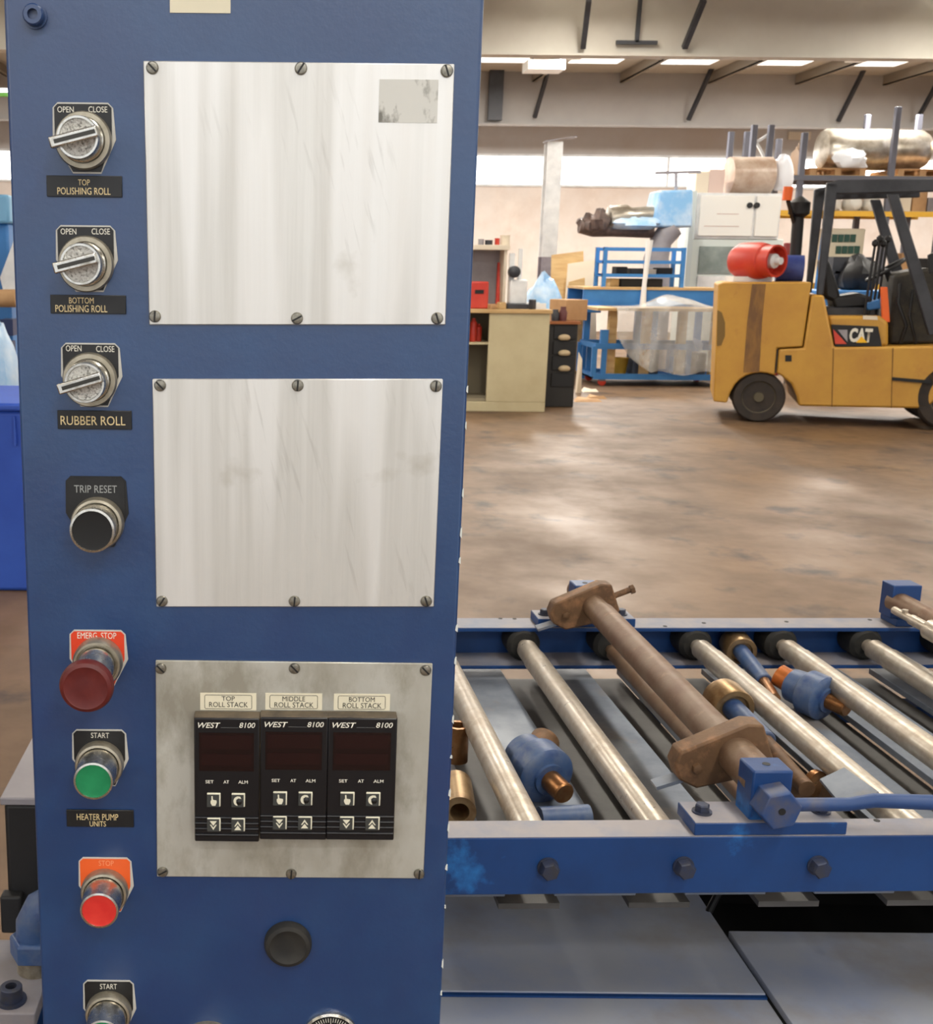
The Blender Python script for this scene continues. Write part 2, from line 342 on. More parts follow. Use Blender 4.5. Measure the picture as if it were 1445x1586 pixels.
for s in (-0.5, 0.5): MB().cyl((FILL_POS[0]+s, FILL_POS[1], FILL_POS[2]+0.08), (FILL_POS[0]+s, FILL_POS[1], ROOF), 0.008, n=8).build('hanger_rod', dark_grey, o)
o = thing('ceiling_light_box', PY(845, 100, 20.5), 'white box light fitting hung between the far roof beams', 'light')
pbox(818, 92, 876, 107, 20.5, 0.5).build('housing', batten_m, o, smooth=False)
for px in (825, 868):
    a = PY(px, 92, 20.75); MB().cyl(a, (a.x, a.y, ROOF), 0.012, n=8).build('hanger_rod', dark_grey, o)

# ================================================================== CONTROL PANEL PILLAR
YP = 0.80
XL, XR = -0.184, 0.1255
cp = thing('control_panel', (-0.03, 0.9, 0), 'tall blue control pillar with switches, buttons, blank aluminium plates and three controllers', 'control panel')
MB().box((XL, YP, 0.12), (XR, YP + 0.20, 1.86)).build('enclosure', panel_blue, cp, bevel=0.0025, seg=3)
MB().box((XL - 0.03, YP + 0.0, 0), (XR + 0.03, YP + 0.23, 0.12)).build('plinth', dark_grey, cp, bevel=0.004)
a = PY(726, 500, YP)
MB().prism([(XR + 0.0002, YP + 0.196, PY(748, 60, YP).z), (XR + 0.0042, YP + 0.196, PY(748, 60, YP).z), (XR + 0.0042, YP + 0.196, PY(725, 600, YP).z), (XR + 0.0002, YP + 0.196, PY(712, 900, YP).z)], (0, 0.004, 0)).build('rear_door_edge', white_paint, cp)
rnd = random.Random(3)
for k in range(16):
    z = 1.42 - k * 0.034 + rnd.uniform(-.012, .012); h = rnd.uniform(0.0015, 0.006); w = rnd.uniform(0.0006, 0.0016)
    MB().prism([(XR - w, YP - 0.0002, z), (XR + 0.0003, YP - 0.0002, z - h*0.3), (XR + 0.0003, YP - 0.0002, z + h), (XR - w*0.7, YP - 0.0002, z + h*0.8)], (0, 0.002, 0)).build('paint_chip', chip_white, cp, smooth=False)
# paper label stub and socket-head screw at the top
pbox(263, -12, 357, 20, YP - 0.0006, 0.0006).build('paper_label', sticker, cp, smooth=False)
c = PY(55, 26, YP); s_ = MB().lathe(c, (0, -1, 0), [(0.0078, 0), (0.0078, 0.002), (0.0066, 0.002), (0.0066, 0.0085), (0.0058, 0.0095), (0.0034, 0.0095), (0.0034, 0.005)], 24).build('socket_screw', panel_blue, cp)
# ---- blank cover plates
def screw(px, py, parent, Y, ang):
    c = PY(px, py, Y)
    s = MB().lathe(c, (0, -1, 0), [(0.0041, 0), (0.0041, 0.0008), (0.0034, 0.0018), (0.0015, 0.0021)], 18).build('screw', steel, parent)
    d = V((math.cos(ang), 0, math.sin(ang))); n = V((-math.sin(ang), 0, math.cos(ang)))
    return (c, d, n)
def plate(name, quad, m, screws, label, th=0.002):
    q = [PY(*p, YP - th) for p in quad]
    o = MB().prism(q, (0, th, 0)).build(name, m, cp, bevel=0.0005, seg=1, label=label)
    for (sx, sy) in screws:
        ang = rnd.choice((0.5, 1.0, 1.9, 2.4, -0.8, 1.5))
        c, d, n = screw(sx, sy, o, YP - th, ang)
        MB().obox(c + V((0, -0.0018, 0)), d * 0.0036, V((0, 0.0005, 0)), n * 0.0006).build('screw_slot', dark_slot, o, smooth=False)
    return o
p1 = plate('cover_plate', [(222, 94), (704, 99), (690, 503), (231, 503)], alu, [(236, 105), (466, 106), (692, 110), (240, 490), (460, 493), (677, 493)], 'large brushed aluminium plate with streaks and a glue patch')
pbox(587, 123, 678, 190, YP - 0.0023, 0.0003).build('glue_patch', residue, p1, smooth=False)
p2 = plate('cover_plate', [(236, 587), (686, 587), (672, 940), (242, 940)], alu_dirty if False else alu, [(248, 597), (461, 597), (675, 598), (251, 931), (456, 931), (660, 931)], 'plain brushed aluminium plate with faint wipe marks')
p3 = plate('controller_plate', [(241, 1023), (670, 1028), (656, 1361), (243, 1358)], alu_dirty, [(249, 1035), (456, 1035), (659, 1038), (252, 1350), (451, 1353), (649, 1353)], 'smeared grey aluminium plate carrying the three controllers')
# ---- legend plates, nameplates
def legend(px0, py0, px1, py1, m, edge, parent, n='legend_plate'):
    a = PY(px0, py0, YP); b = PY(px1, py1, YP); c = (b.x - a.x) * 0.06; zm = a.z + (b.z - a.z) * 0.52
    def out(g): return [(a.x+c, YP, a.z+g), (b.x-c, YP, a.z+g), (b.x+g, YP, a.z-c), (b.x+g*2.5, YP, zm), (b.x-c*3.4, YP, b.z-g), (a.x+c*5, YP, b.z-g), (a.x-g*1.5, YP, zm), (a.x-g, YP, a.z-c)]
    MB().prism(out(0.0010), (0, -0.0008, 0)).build('legend_edge', edge, parent, smooth=False)
    MB().prism(out(0), (0, -0.0012, 0)).build(n, m, parent, smooth=False)
def nameplate(px0, py0, px1, py1, lines):
    o = pbox(px0, py0, px1, py1, YP - 0.0016, 0.0016).build('nameplate', black_plate, cp, bevel=0.0003, seg=1, label='black nameplate engraved ' + ' '.join(l[0] for l in lines))
    for (t, x0, y0, x1, y1) in lines: pxtext(t, x0, y0, x1, y1, YP - 0.00175, engraved_gold, o, bold=0.0)
nameplate(72, 272, 189, 305, [('TOP', 121, 278, 139, 287), ('POLISHING ROLL', 89, 291, 171, 301)])
nameplate(78, 457, 195, 486, [('BOTTOM', 107, 461, 145, 470), ('POLISHING ROLL', 86, 473, 166, 483)])
nameplate(89, 636, 204, 665, [('RUBBER ROLL', 94, 645, 194, 658)])
nameplate(103, 1255, 207, 1281, [('HEATER PUMP', 119, 1261, 183, 1270), ('UNITS', 139, 1272, 164, 1280)])
OUT = V((0, -1, 0))
def base_pt(rx, ry, f=0.008):
    return PY(rx + (CX - rx) * f, ry + (405 - ry) * f, YP)
def selector(leg, ring, lev, words, rr=0.0186):
    c = base_pt(*ring)
    o = MB().lathe(c, OUT, [(rr, 0), (rr, 0.0045), (rr*0.955, 0.0065), (rr*0.80, 0.0065), (rr*0.78, 0.004)], 40).build('selector_switch', nickel, cp, label='chrome selector switch turned towards OPEN')
    legend(*leg, black_plate, edge_white, o)
    for (t, x0, y0, x1, y1) in words: pxtext(t, x0, y0, x1, y1, YP - 0.0014, engraved, o)
    MB().lathe(c, OUT, [(0.0143, 0.003), (0.0143, 0.012), (0.0136, 0.0125), (0.0136, 0.024), (0.0132, 0.0255), (0.0118, 0.0255), (0.0114, 0.0245)], 40).build('knob_body', chrome, o)
    MB().lathe(c, OUT, [(0.0114, 0.018), (0.0114, 0.0246)], 36).build('knob_face', rough_chrome, o)
    f = 0.030
    A = PY(lev[0], lev[1], YP - f); B = PY(lev[2], lev[3], YP - f); d = (B - A).normalized(); n = V((0, 1, 0)).cross(d); ce_ = (A + B) / 2; hl = (B - A).length / 2
    MB().obox(ce_ + V((0, 0.0035, 0)), d * hl, V((0, 0.0035, 0)), n * 0.0036).build('knob_lever', chrome, o, bevel=0.0009)
    MB().obox(ce_ + d * 0.001 + V((0, -0.0002, 0)), d * (hl * 0.86), V((0, 0.0003, 0)), n * 0.0013).build('lever_groove', mat('groove_grey', (70, 68, 64), 0.3, 0.9), o)
    return o
selector((84, 161, 175, 267), (128, 217), (76, 221, 150, 202), [('OPEN', 89, 165, 114, 174), ('CLOSE', 137, 165, 166, 174)])
selector((89, 351, 178, 450), (132, 409), (82, 416, 149, 399), [('OPEN', 94, 354, 118, 363), ('CLOSE', 142, 354, 170, 363)])
selector((97, 533, 185, 628), (138, 589), (89, 604, 157, 584), [('OPEN', 102, 535, 126, 544), ('CLOSE', 149, 536, 177, 545)])
def button(leg, ring, words, lm, em, cap, lab, h=0.030, rr=0.0178, cr=0.0128, tm=engraved):
    c = base_pt(*ring)
    o = MB().lathe(c, OUT, [(rr, 0), (rr, 0.006), (rr*0.95, 0.0085), (rr*0.86, 0.009), (rr*0.84, 0.007)], 40).build('push_button', nickel, cp, label=lab)
    legend(*leg, lm, em, o)
    for (t, x0, y0, x1, y1) in words: pxtext(t, x0, y0, x1, y1, YP - 0.0014, tm, o)
    MB().lathe(c, OUT, [(rr*0.83, 0.004), (rr*0.81, h*0.66), (cr*1.10, h*0.86), (cr*1.10, h), (cr*0.99, h+0.0004), (cr*0.97, h-0.001)], 40).build('guard_ring', chrome, o)
    MB().lathe(c, OUT, [(cr*0.985, h*0.7), (cr*0.985, h-0.0004), (cr*0.8, h-0.0006)], 36).build('button_cap', cap, o)
    return o
button((104, 739, 195, 845), (150, 812), [('TRIP RESET', 115, 752, 181, 763)], black_plate, black_plate, black_btn, 'black push button in a chrome guard ring', 0.027, 0.0186, 0.0140, engraved_faint)
c = base_pt(151, 1027)
es = MB().lathe(c, OUT, [(0.0178, 0), (0.0178, 0.008), (0.0166, 0.011), (0.0150, 0.0112), (0.0148, 0.009)], 40).build('emergency_stop', nickel, cp, label='dark red mushroom emergency stop on a chrome stem')
legend(110, 977, 194, 1060, red_plate, edge_white, es)
pxtext('EMERG. STOP', 120, 980, 180, 989, YP - 0.0014, engraved, es)
MB().lathe(c, OUT, [(0.0135, 0.005), (0.0130, 0.030), (0.0105, 0.034), (0.0105, 0.050)], 36).build('stem', chrome, es)
MB().lathe(c, OUT, [(0.0110, 0.046), (0.0168, 0.0475), (0.0184, 0.050), (0.0186, 0.0535), (0.0174, 0.0565), (0.0150, 0.0578), (0.0142, 0.0574), (0.006, 0.0578)], 44).build('mushroom_head', mush_red, es)
button((114, 1131, 195, 1215), (153, 1187), [('START', 141, 1135, 169, 1143)], black_plate, edge_white, green_btn, 'green START push button above the heater pump nameplate', 0.032)
button((124, 1329, 203, 1410), (161, 1385), [('STOP', 153, 1333, 176, 1341)], orange_plate, edge_white, red_btn, 'red STOP push button under an orange legend', 0.030, tm=stop_faint)
button((131, 1519, 207, 1600), (167, 1574), [('START', 155, 1524, 181, 1532)], black_plate, edge_white, green_btn, 'lower green START push button', 0.032)
# rubber plug, round knob and graduated dial below the controllers
c = base_pt(446, 1468)
MB().lathe(c, OUT, [(0.0182, 0), (0.0182, 0.003), (0.0168, 0.0065), (0.0140, 0.0075), (0.0110, 0.006), (0.006, 0.0052)], 36).build('rubber_plug', rubber, cp, label='round black rubber blanking plug')
c = base_pt(322, 1632)
kn = MB().lathe(c, OUT, [(0.0235, 0), (0.0235, 0.004), (0.019, 0.007), (0.017, 0.022), (0.010, 0.024)], 36).build('selector_knob', nickel, cp)
c = base_pt(512, 1616)
dl = MB().lathe(c, OUT, [(0.0226, 0), (0.0226, 0.003), (0.0212, 0.0045), (0.0205, 0.0035), (0.004, 0.0035)], 48).build('timer_dial', chrome, cp, label='round graduated dial with black face')
MB().lathe(c, OUT, [(0.0206, 0.002), (0.0206, 0.0040), (0.006, 0.0042)], 48).build('dial_face', black_plate, dl)
m = MB()
for k in range(60):
    t = math.pi * 2 * k / 60; d = V((math.cos(t), 0, math.sin(t))); n = V((-d.z, 0, d.x)); r1 = 0.0142 if k % 5 == 0 else 0.0162
    m.obox(c + OUT * 0.0044 + d * ((0.0196 + r1) / 2), d * ((0.0196 - r1) / 2), V((0, 0.00012, 0)), n * 0.00022)
m.build('graduation_marks', engraved, dl, smooth=False)
MB().lathe(c, OUT, [(0.0115, 0.003), (0.0112, 0.016), (0.0100, 0.018)], 30).build('dial_knob', black_btn, dl)
# ---- the three temperature controllers and their stickers
def controller(px0, px1, py0, py1, lx0, ly0, lx1, ly1, word):
    TH = 0.0125; yf = YP - 0.002 - TH
    tl = PY(px0, py0, yf); br = PY(px1, py1, yf); x0, x1, z1, z0 = tl.x, br.x, tl.z, br.z
    w = x1 - x0; h = z1 - z0
    X = lambda u: x0 + w * u
    Z = lambda v: z1 - h * v
    o = MB().box((x0, yf + 0.0008, z0), (x1, YP - 0.002, z1)).build('temperature_controller', ctl_case, cp, bevel=0.0006, label='black temperature controller under the %s ROLL STACK sticker' % word)
    MB().box((x0 + 0.0003, yf - 0.0008, z0 + 0.0003), (x1 - 0.0003, yf + 0.0008, z1 - 0.0003)).build('front_bezel', ctl_black, o, bevel=0.0008)
    y = yf - 0.0009
    MB().box((X(0.08), y - 0.0002, Z(0.42)), (X(0.91), y + 0.0002, Z(0.115))).build('display_window', ctl_red, o, smooth=False)
    for (va, vb) in ((0.135, 0.245), (0.285, 0.375)):
        MB().box((X(0.11), y - 0.0004, Z(vb)), (X(0.88), y, Z(va))).build('display_digit_field', mat('led_off_red', (30, 8, 10), 0.2), o, smooth=False)
    text('WEST', X(0.065), X(0.405), Z(0.078), Z(0.035), y - 0.0003, engraved, o, shear=0.3, bold=0.012)
    text('8100', X(0.69), X(0.93), Z(0.075), Z(0.033), y - 0.0003, engraved, o, shear=0.2, bold=0.008)
    MB().box((X(0.41), y - 0.0003, Z(0.0765)), (X(0.68), y, Z(0.073))).build('logo_underline', mat('print_grey', (84, 84, 84), 0.6), o, smooth=False)
    for (t, a, b) in (('SET', 0.175, 0.30), ('AT', 0.45, 0.535), ('ALM', 0.675, 0.82)):
        text(t, X(a), X(b), Z(0.520), Z(0.494), y - 0.0003, engraved, o, bold=0.01)
    for v in (0.80, 0.845, 0.89, 0.94):
        MB().cyl((X(0.015), y, Z(v)), (X(0.985), y, Z(v)), 0.0011, n=10).build('bezel_rib', ctl_black, o)
    for i, (u, v) in enumerate(((0.20, 0.595), (0.575, 0.595), (0.20, 0.795), (0.575, 0.795))):
        ku, kv = 0.205, 0.108
        MB().box((X(u), y - 0.0014, Z(v + kv)), (X(u + ku), y, Z(v))).build('key', key_light, o, bevel=0.0003, seg=1)
        MB().box((X(u) - 0.0001, y - 0.0017, Z(v + kv) - 0.0001), (X(u + ku * 0.90), y - 0.0010, Z(v + kv * 0.09))).build('key_face', key_grey, o, smooth=False)
        yy = y - 0.0019; cu = u + ku * 0.46; cv = v + kv * 0.55
        q = lambda du, dv: (X(cu + du * ku), yy, Z(cv + dv * kv))
        m = MB()
        if i == 0:
            m.prism([q(-.20, -.02), q(-.13, -.06), q(-.14, -.36), q(-.04, -.36), q(-.02, -.08), q(.24, -.04), q(.26, .12), q(.16, .36), q(-.08, .36), q(-.20, .16)], (0, 0.0002, 0))
        elif i == 1:
            m.prism([q(.30 * math.cos(t) - .02, .34 * math.sin(t)) for t in [math.radians(90 + 18 * k) for k in range(11)]] + [q(.06, -.22), q(-.12, -.10), q(-.10, .12)], (0, 0.0002, 0))
            MB().lathe(q(.10, .06), OUT, [(0.0022, -0.0004), (0.0021, 0.0003), (0.0012, 0.0009)], 18).build('key_dot', black_btn, o)
            m.prism([q(-.06, -.36), q(.18, -.34), q(.26, -.18), q(.08, -.20)], (0, 0.0002, 0))
        else:
            sg = 1 if i == 2 else -1
            m.prism([q(-.26, -.33*sg), q(.26, -.33*sg), q(0, .02*sg)], (0, 0.0002, 0))
            m.prism([q(-.26, -.06*sg), q(-.17, -.06*sg), q(0, .16*sg), q(.17, -.06*sg), q(.26, -.06*sg), q(0, .34*sg)], (0, 0.0002, 0))
        m.build('key_symbol', key_light, o, smooth=False)
    yl = YP - 0.0023
    s = pbox(lx0, ly0, lx1, ly1, yl, 0.0003).build('sticker', sticker, cp, smooth=False, label='cream sticker reading %s ROLL STACK' % word)
    g = [PY(lx0 + 7, ly0 + 2.6, yl), PY(lx1 - 7, ly0 + 2.6, yl), PY(lx1 - 7, ly1 - 2.6, yl), PY(lx0 + 7, ly1 - 2.6, yl)]
    g = [V((p.x, yl - 0.0001, p.z)) for p in g]; r = 0.0012; m = MB()
    x_0, x_1, z_1, z_0 = g[0].x, g[1].x, g[0].z, g[3].z
    ring_ = []
    for (ccx, ccz, a0) in ((x_1 - r, z_1 - r, 0), (x_0 + r, z_1 - r, 90), (x_0 + r, z_0 + r, 180), (x_1 - r, z_0 + r, 270)):
        for k in range(5): t = math.radians(a0 + 22.5 * k); ring_.append(V((ccx + r * math.cos(t), yl - 0.0001, ccz + r * math.sin(t))))
    ring_.append(ring_[0]); m.path(ring_, 0.00018, 5); m.build('sticker_border', ink, s)
    wd_ = (lx1 - lx0)
    hw = {'TOP': 0.115, 'MIDDLE': 0.20, 'BOTTOM': 0.23}[word] * wd_; mid = (lx0 + lx1) / 2
    pxtext(word, mid - hw, ly0 + 5, mid + hw, ly0 + 12, yl - 0.0002, ink, s)
    pxtext('ROLL STACK', mid - 0.34 * wd_, ly0 + 14.2, mid + 0.35 * wd_, ly0 + 21.5, yl - 0.0002, ink, s)
controller(300, 401.5, 1111, 1304, 310, 1073.5, 397, 1100, 'TOP')
controller(403, 505.5, 1110, 1301, 411, 1074, 499, 1099.5, 'MIDDLE')
controller(508, 610, 1111, 1301.5, 517, 1075, 604, 1100.5, 'BOTTOM')

# ================================================================== ROLLER TABLE
TH = 0.034; UD = V((math.cos(TH), math.sin(TH), 0)); VD = V((-math.sin(TH), math.cos(TH), 0))
def T(u, v, z): return UD * u + VD * v + V((0, 0, z))
def tbox(m, u0, u1, v0, v1, z0, z1):
    return m.obox(T((u0+u1)/2, (v0+v1)/2, (z0+z1)/2), UD*(u1-u0)/2, VD*(v1-v0)/2, V((0, 0, (z1-z0)/2)))
def TU(px, py, z): p = PZ(px, py, z); return (p.dot(UD), p.dot(VD), z)
def TP(px, py, z): return PZ(px, py, z)
ZT, ZB = 0.80, 0.722
VF, VI, VN, VR = 1.321, 1.366, 2.169, 2.233
U0, U1 = 0.02, 2.3
rt = thing('roller_table', T(1.1, 1.77, 0), 'blue steel roller table with worn rollers between two channel rails', 'roller table')
m = MB().prism([T(U0, v, z) for (v, z) in ((VF, ZB), (VF, ZT), (VI, ZT), (VI, ZT - 0.008), (VF + 0.008, ZT - 0.008), (VF + 0.008, ZB + 0.008), (VI, ZB + 0.008), (VI, ZB))], UD * (U1 - U0))
fr = m.build('front_rail', rail_blue, rt, bevel=0.0015)
m = MB(); tbox(m, U0 + 0.001, U1 - 0.001, VF + 0.0005, VI - 0.0005, ZT, ZT + 0.0007); m.build('dusty_top', dusty_blue, fr, smooth=False)
m = MB().prism([T(U0, v, z) for (v, z) in ((VR, ZB), (VR, ZT), (VN, ZT), (VN, ZT - 0.008), (VR - 0.008, ZT - 0.008), (VR - 0.008, ZB + 0.008), (VN - 0.02, ZB + 0.008), (VN - 0.02, ZB))], UD * (U1 - U0))
rr_ = m.build('rear_rail', rail_blue, rt, bevel=0.0015)
m = MB(); tbox(m, U0, U1, VN + 0.0005, VR - 0.0005, ZT, ZT + 0.0007); m.build('dusty_top', dusty_blue, rr_, smooth=False)
m = MB(); tbox(m, U0, U1, VN - 0.02, VR - 0.01, ZB + 0.008, ZB + 0.0087); m.build('dusty_ledge', dusty_blue, rr_, smooth=False)
for (px, py) in ((775, 958), (797, 958.5), (1030, 970), (1090, 965), (1218, 963), (1347, 960)):
    p = PZ(px, py, ZT + 0.0007); MB().cyl(p, p + V((0, 0, 0.0006)), 0.0042, n=12).build('bolt_hole', dark_slot, rr_)
for (px, py) in ((1358, 1271),):
    p = PZ(px, py, ZT + 0.0007); MB().cyl(p, p + V((0, 0, 0.0005)), 0.004, n=12).build('bolt_hole', dark_slot, fr)
for u in (U0 + 0.001, U1 - 0.061):
    m = MB(); tbox(m, u, u + 0.06, VI + 0.02, VN - 0.03, ZB, ZB + 0.06); m.build('cross_member', rail_blue, rt, bevel=0.002)
for u in (0.08, 2.2):
    for v in (VF + 0.03, VR - 0.04):
        m = MB(); tbox(m, u - 0.03, u + 0.03, v - 0.02, v + 0.03, 0.0, ZB); m.build('table_leg', rail_blue, rt, bevel=0.002)
# rollers with dark bearing housings at the rear rail, hex bolts on the front rail
ZR = 0.765; RR = 0.0212
US = [0.2055 + 0.172 * k for k in range(12)]
for i, u in enumerate(US):
    thin = (i == 3)
    r = RR if not thin else 0.0165
    ro = MB().lathe(T(u, VF + 0.02, ZR if not thin else ZR - 0.008), VD, [(r*0.6, 0), (r*0.6, 0.014), (r, 0.016), (r, 0.74), (r*0.93, 0.742), (r*0.93, 0.80), (r*0.6, 0.802), (r*0.6, 0.86)], 32).build('roller', roller_m if not thin else rust_shaft, rt)
    MB().lathe(T(u, VN - 0.004, ZR), VD, [(0.026, 0), (0.033, 0.008), (0.033, 0.058)], 28).build('bearing_housing', rubber, ro)
    b = MB().lathe(T(u + 0.003, VF, ZT - 0.040), -VD, [(0.0135, 0), (0.0135, 0.0025), (0.0125, 0.0025)], 24).build('bolt_washer', bolt_dark, rt)
    MB().lathe(T(u + 0.003, VF, ZT - 0.040), -VD, [(0.0125, 0.002), (0.0125, 0.013), (0.0105, 0.0155)], 6, ref=(0.3, 0, 1)).build('bolt_head', bolt_dark, b)
# drip tray in folded strips below the rollers
for k in range(13):
    u = 0.06 + k * 0.173
    m = MB(); tbox(m, u, u + 0.108, VI + 0.005, VN + 0.04, 0.690, 0.702); m.build('tray_strip', tray_m, rt, bevel=0.001)
    m = MB(); tbox(m, u + 0.100, u + 0.181, VI + 0.005, VN + 0.04, 0.672, 0.680); m.build('tray_channel', tray_dark, rt)
for v in (VI + 0.12, VN - 0.10):
    m = MB(); tbox(m, U0 + 0.06, U1 - 0.06, v, v + 0.05, 0.64, 0.672); m.build('tray_bearer', rail_blue, rt, bevel=0.002)
# bearing blocks of the swing shaft
def pillow(u, vc, front, hexnut=True):
    m = MB(); w = 0.097
    tbox(m, u - w, u + w, vc - 0.030, vc + 0.030, ZT + 0.0007, ZT + 0.017)
    pl = m.build('bearing_plate', rail_blue, rt, bevel=0.001)
    m = MB(); tbox(m, u - w + .001, u + w - .001, vc - 0.029, vc + 0.029, ZT + 0.017, ZT + 0.0176); m.build('plate_dust', dusty_blue, pl, smooth=False)
    m = MB(); tbox(m, u - 0.0255, u + 0.0255, vc - 0.022, vc + 0.022, ZT + 0.015, ZT + 0.083); m.build('bearing_block', rail_blue, pl, bevel=0.0025)
    p = T(u, vc, ZT + 0.083); MB().cyl(p, p + V((0, 0, 0.0005)), 0.005, n=14).build('grease_hole', dark_slot, pl)
    for s in (-1, 1):
        p = T(u + s * 0.077, vc, ZT + 0.0176)
        MB().lathe(p, (0, 0, 1), [(0.0125, 0), (0.0125, 0.002)], 20).build('washer', bolt_dark, pl)
        MB().lathe(p, (0, 0, 1), [(0.0092, 0.002), (0.0092, 0.010), (0.0078, 0.0115)], 6).build('bolt_head', bolt_dark, pl)
    return pl
us, zs = 0.661, 0.856
pf = pillow(us, VF + 0.032, True)
MB().lathe(T(us, VF + 0.012, zs - 0.012), -VD, [(0.027, 0), (0.027, 0.030), (0.025, 0.033), (0.004, 0.033)], 6, ref=(0.35, 0, 1)).build('hex_nut', lever_blue, pf, bevel=0.001)
p = T(us, VF - 0.0212, zs - 0.012); MB().cyl(p, p - VD * 0.0006, 0.0045, n=14).build('nut_centre_hole', dark_slot, pf)
UFAR = 0.012
pillow(us + UFAR, VR - 0.030, False)
sh = MB().lathe(T(us, VF + 0.03, zs), T(us + UFAR, VR - 0.03, zs) - T(us, VF + 0.03, zs), [(0.026, 0), (0.026, 0.16), (0.0245, 0.162), (0.0245, 0.72), (0.022, 0.722), (0.022, 0.90)], 36).build('swing_shaft', rust_shaft, rt, label='dusty brown shaft carrying two swing arms')
def arm(vc, du, dz, th):                                 # lozenge clamp arm round the shaft
    d = V((UD.x * du, UD.y * du, dz)).normalized(); n = VD.cross(d).normalized(); c = T(us + UFAR * (vc - VF) / (VR - VF) - 0.002, vc, zs)
    poly = [(-0.046, 0.030), (-0.026, 0.038), (0.070, 0.028), (0.082, 0.012), (0.082, -0.010), (0.062, -0.030), (-0.026, -0.038), (-0.048, -0.026)]
    o = MB().prism([c + d * a + n * b - VD * th/2 for (a, b) in poly], VD * th).build('swing_arm', rust, rt, bevel=0.003)
    q = c + d * 0.055 - VD * th/2
    MB().lathe(q, -VD, [(0.0075, 0), (0.0070, 0.006), (0.004, 0.007)], 6).build('arm_bolt', rust, o)
    MB().obox(c + d * 0.088 - n * 0.012 * 0 + V((0, 0, -0.016)), d * 0.020, VD * 0.012, n * 0.0025).build('arm_finger', tray_m, o)
    return o, c, d, n
arm(VF + 0.135, -1, -0.33, 0.034)
o_, c_, d_, n_ = arm(VR - 0.085, -1, -0.33, 0.034)
MB().cyl(c_ - d_ * 0.03 + n_ * 0.0, c_ - d_ * 0.085 + V((0, 0, 0.004)), 0.006, n=10).lathe(c_ - d_ * 0.08 + V((0,0,.003)), -d_, [(0.009, 0), (0.009, 0.008)], 6).build('arm_stud', rust, o_)
# blue lever bar screwed into the hex nut, running along the rail
a = T(us + 0.02, VF + 0.010, zs - 0.018); b = TP(1445, 1243, ZT + 0.05)
MB().path([a, a + UD * 0.08, a.lerp(b, 0.6) + V((0, 0, 0.004)), b, b + (b - a) * 0.5], [0.0085, 0.0085, 0.009, 0.0095, 0.0095], 14).build('lever_bar', lever_blue, rt)
# second swing shaft at the far rail, partly in the frame
c = TP(1440, 985, ZT + 0.03); u2, v2, _ = c.dot(UD), c.dot(VD), 0
m = MB(); tbox(m, u2 + 0.02, u2 + 0.20, VR - 0.06, VR, ZT + 0.0007, ZT + 0.017); tbox(m, u2 + 0.012, u2 + 0.07, VR - 0.05, VR - 0.006, ZT + 0.015, ZT + 0.083); m.build('bearing_plate', rail_blue, rt, bevel=0.002)
MB().lathe(T(u2 + 0.03, VR - 0.03, ZT + 0.045), -VD, [(0.022, 0), (0.022, 0.75)], 24).build('swing_shaft', rust_shaft, rt)
a = TP(1385, 945, ZT + 0.055); b = TP(1440, 975, ZT + 0.05)
MB().cyl(a, a.lerp(b, .55), 0.0075, n=14).cyl(a.lerp(b, .5), b, 0.010, n=14).cyl(b, b + (b - a) * 0.5, 0.019, n=20).lathe(a.lerp(b, .30) + V((0, 0, 0.006)), (0, 0, 1), [(0.006, 0), (0.006, 0.006)], 6).build('linkage_rod', roller_m, rt)

# ---- loose pipe fittings lying on the tray
ZTR = 0.702
def rotary(px, py, z, R, dirv, lab, group=None, cap=None, flip=1):
    c = TP(px, py, z); d = (UD * dirv[0] + VD * dirv[1] + V((0, 0, dirv[2]))).normalized()
    o = thing('rotary_union', (c.x, c.y, c.z - R), lab, 'pipe fitting')
    MB().lathe(c, d, [(R*0.62, -R*1.25), (R*0.75, -R*1.15), (R*0.80, -R*0.5), (R, -R*0.35), (R, R*0.45), (R*0.9, R*0.55), (R*0.55, R*0.60), (R*0.55, R*0.72)], 36).build('body', union_blue, o)
    MB().lathe(c, d, [(R*0.36, R*0.7), (R*0.36, R*1.55), (R*0.32, R*1.6)], 24).build('stub_pipe', bronze, o)
    side = (UD * 0.55 * flip + VD * 0.8 + V((0, 0, 0.25))).normalized()
    MB().tube(c - d * R * 0.55 + side * R * 0.35, c - d * R * 0.55 + side * R * 1.30, R*0.52, R*0.36).build('side_port', cap or rust, o)
    p = c - d * R * 1.25; MB().lathe(p, -d, [(R*0.22, -0.001), (R*0.22, R*0.06), (R*0.12, R*0.06), (R*0.12, R*0.01)], 18).build('end_plug', dark_grey, o)
    return o
rotary(836, 1192, ZTR + 0.045, 0.045, (0.28, -0.95, -0.10), 'dusty blue rotary union with bronze stub lying nearest the control pillar')
rotary(1262, 1076, ZTR + 0.041, 0.041, (0.45, -0.88, -0.06), 'blue rotary union with orange side port and bronze stub', cap=mat('orange_bronze', (186, 104, 44), 0.45, 0.4, (150, 84, 40), 30), flip=-1)
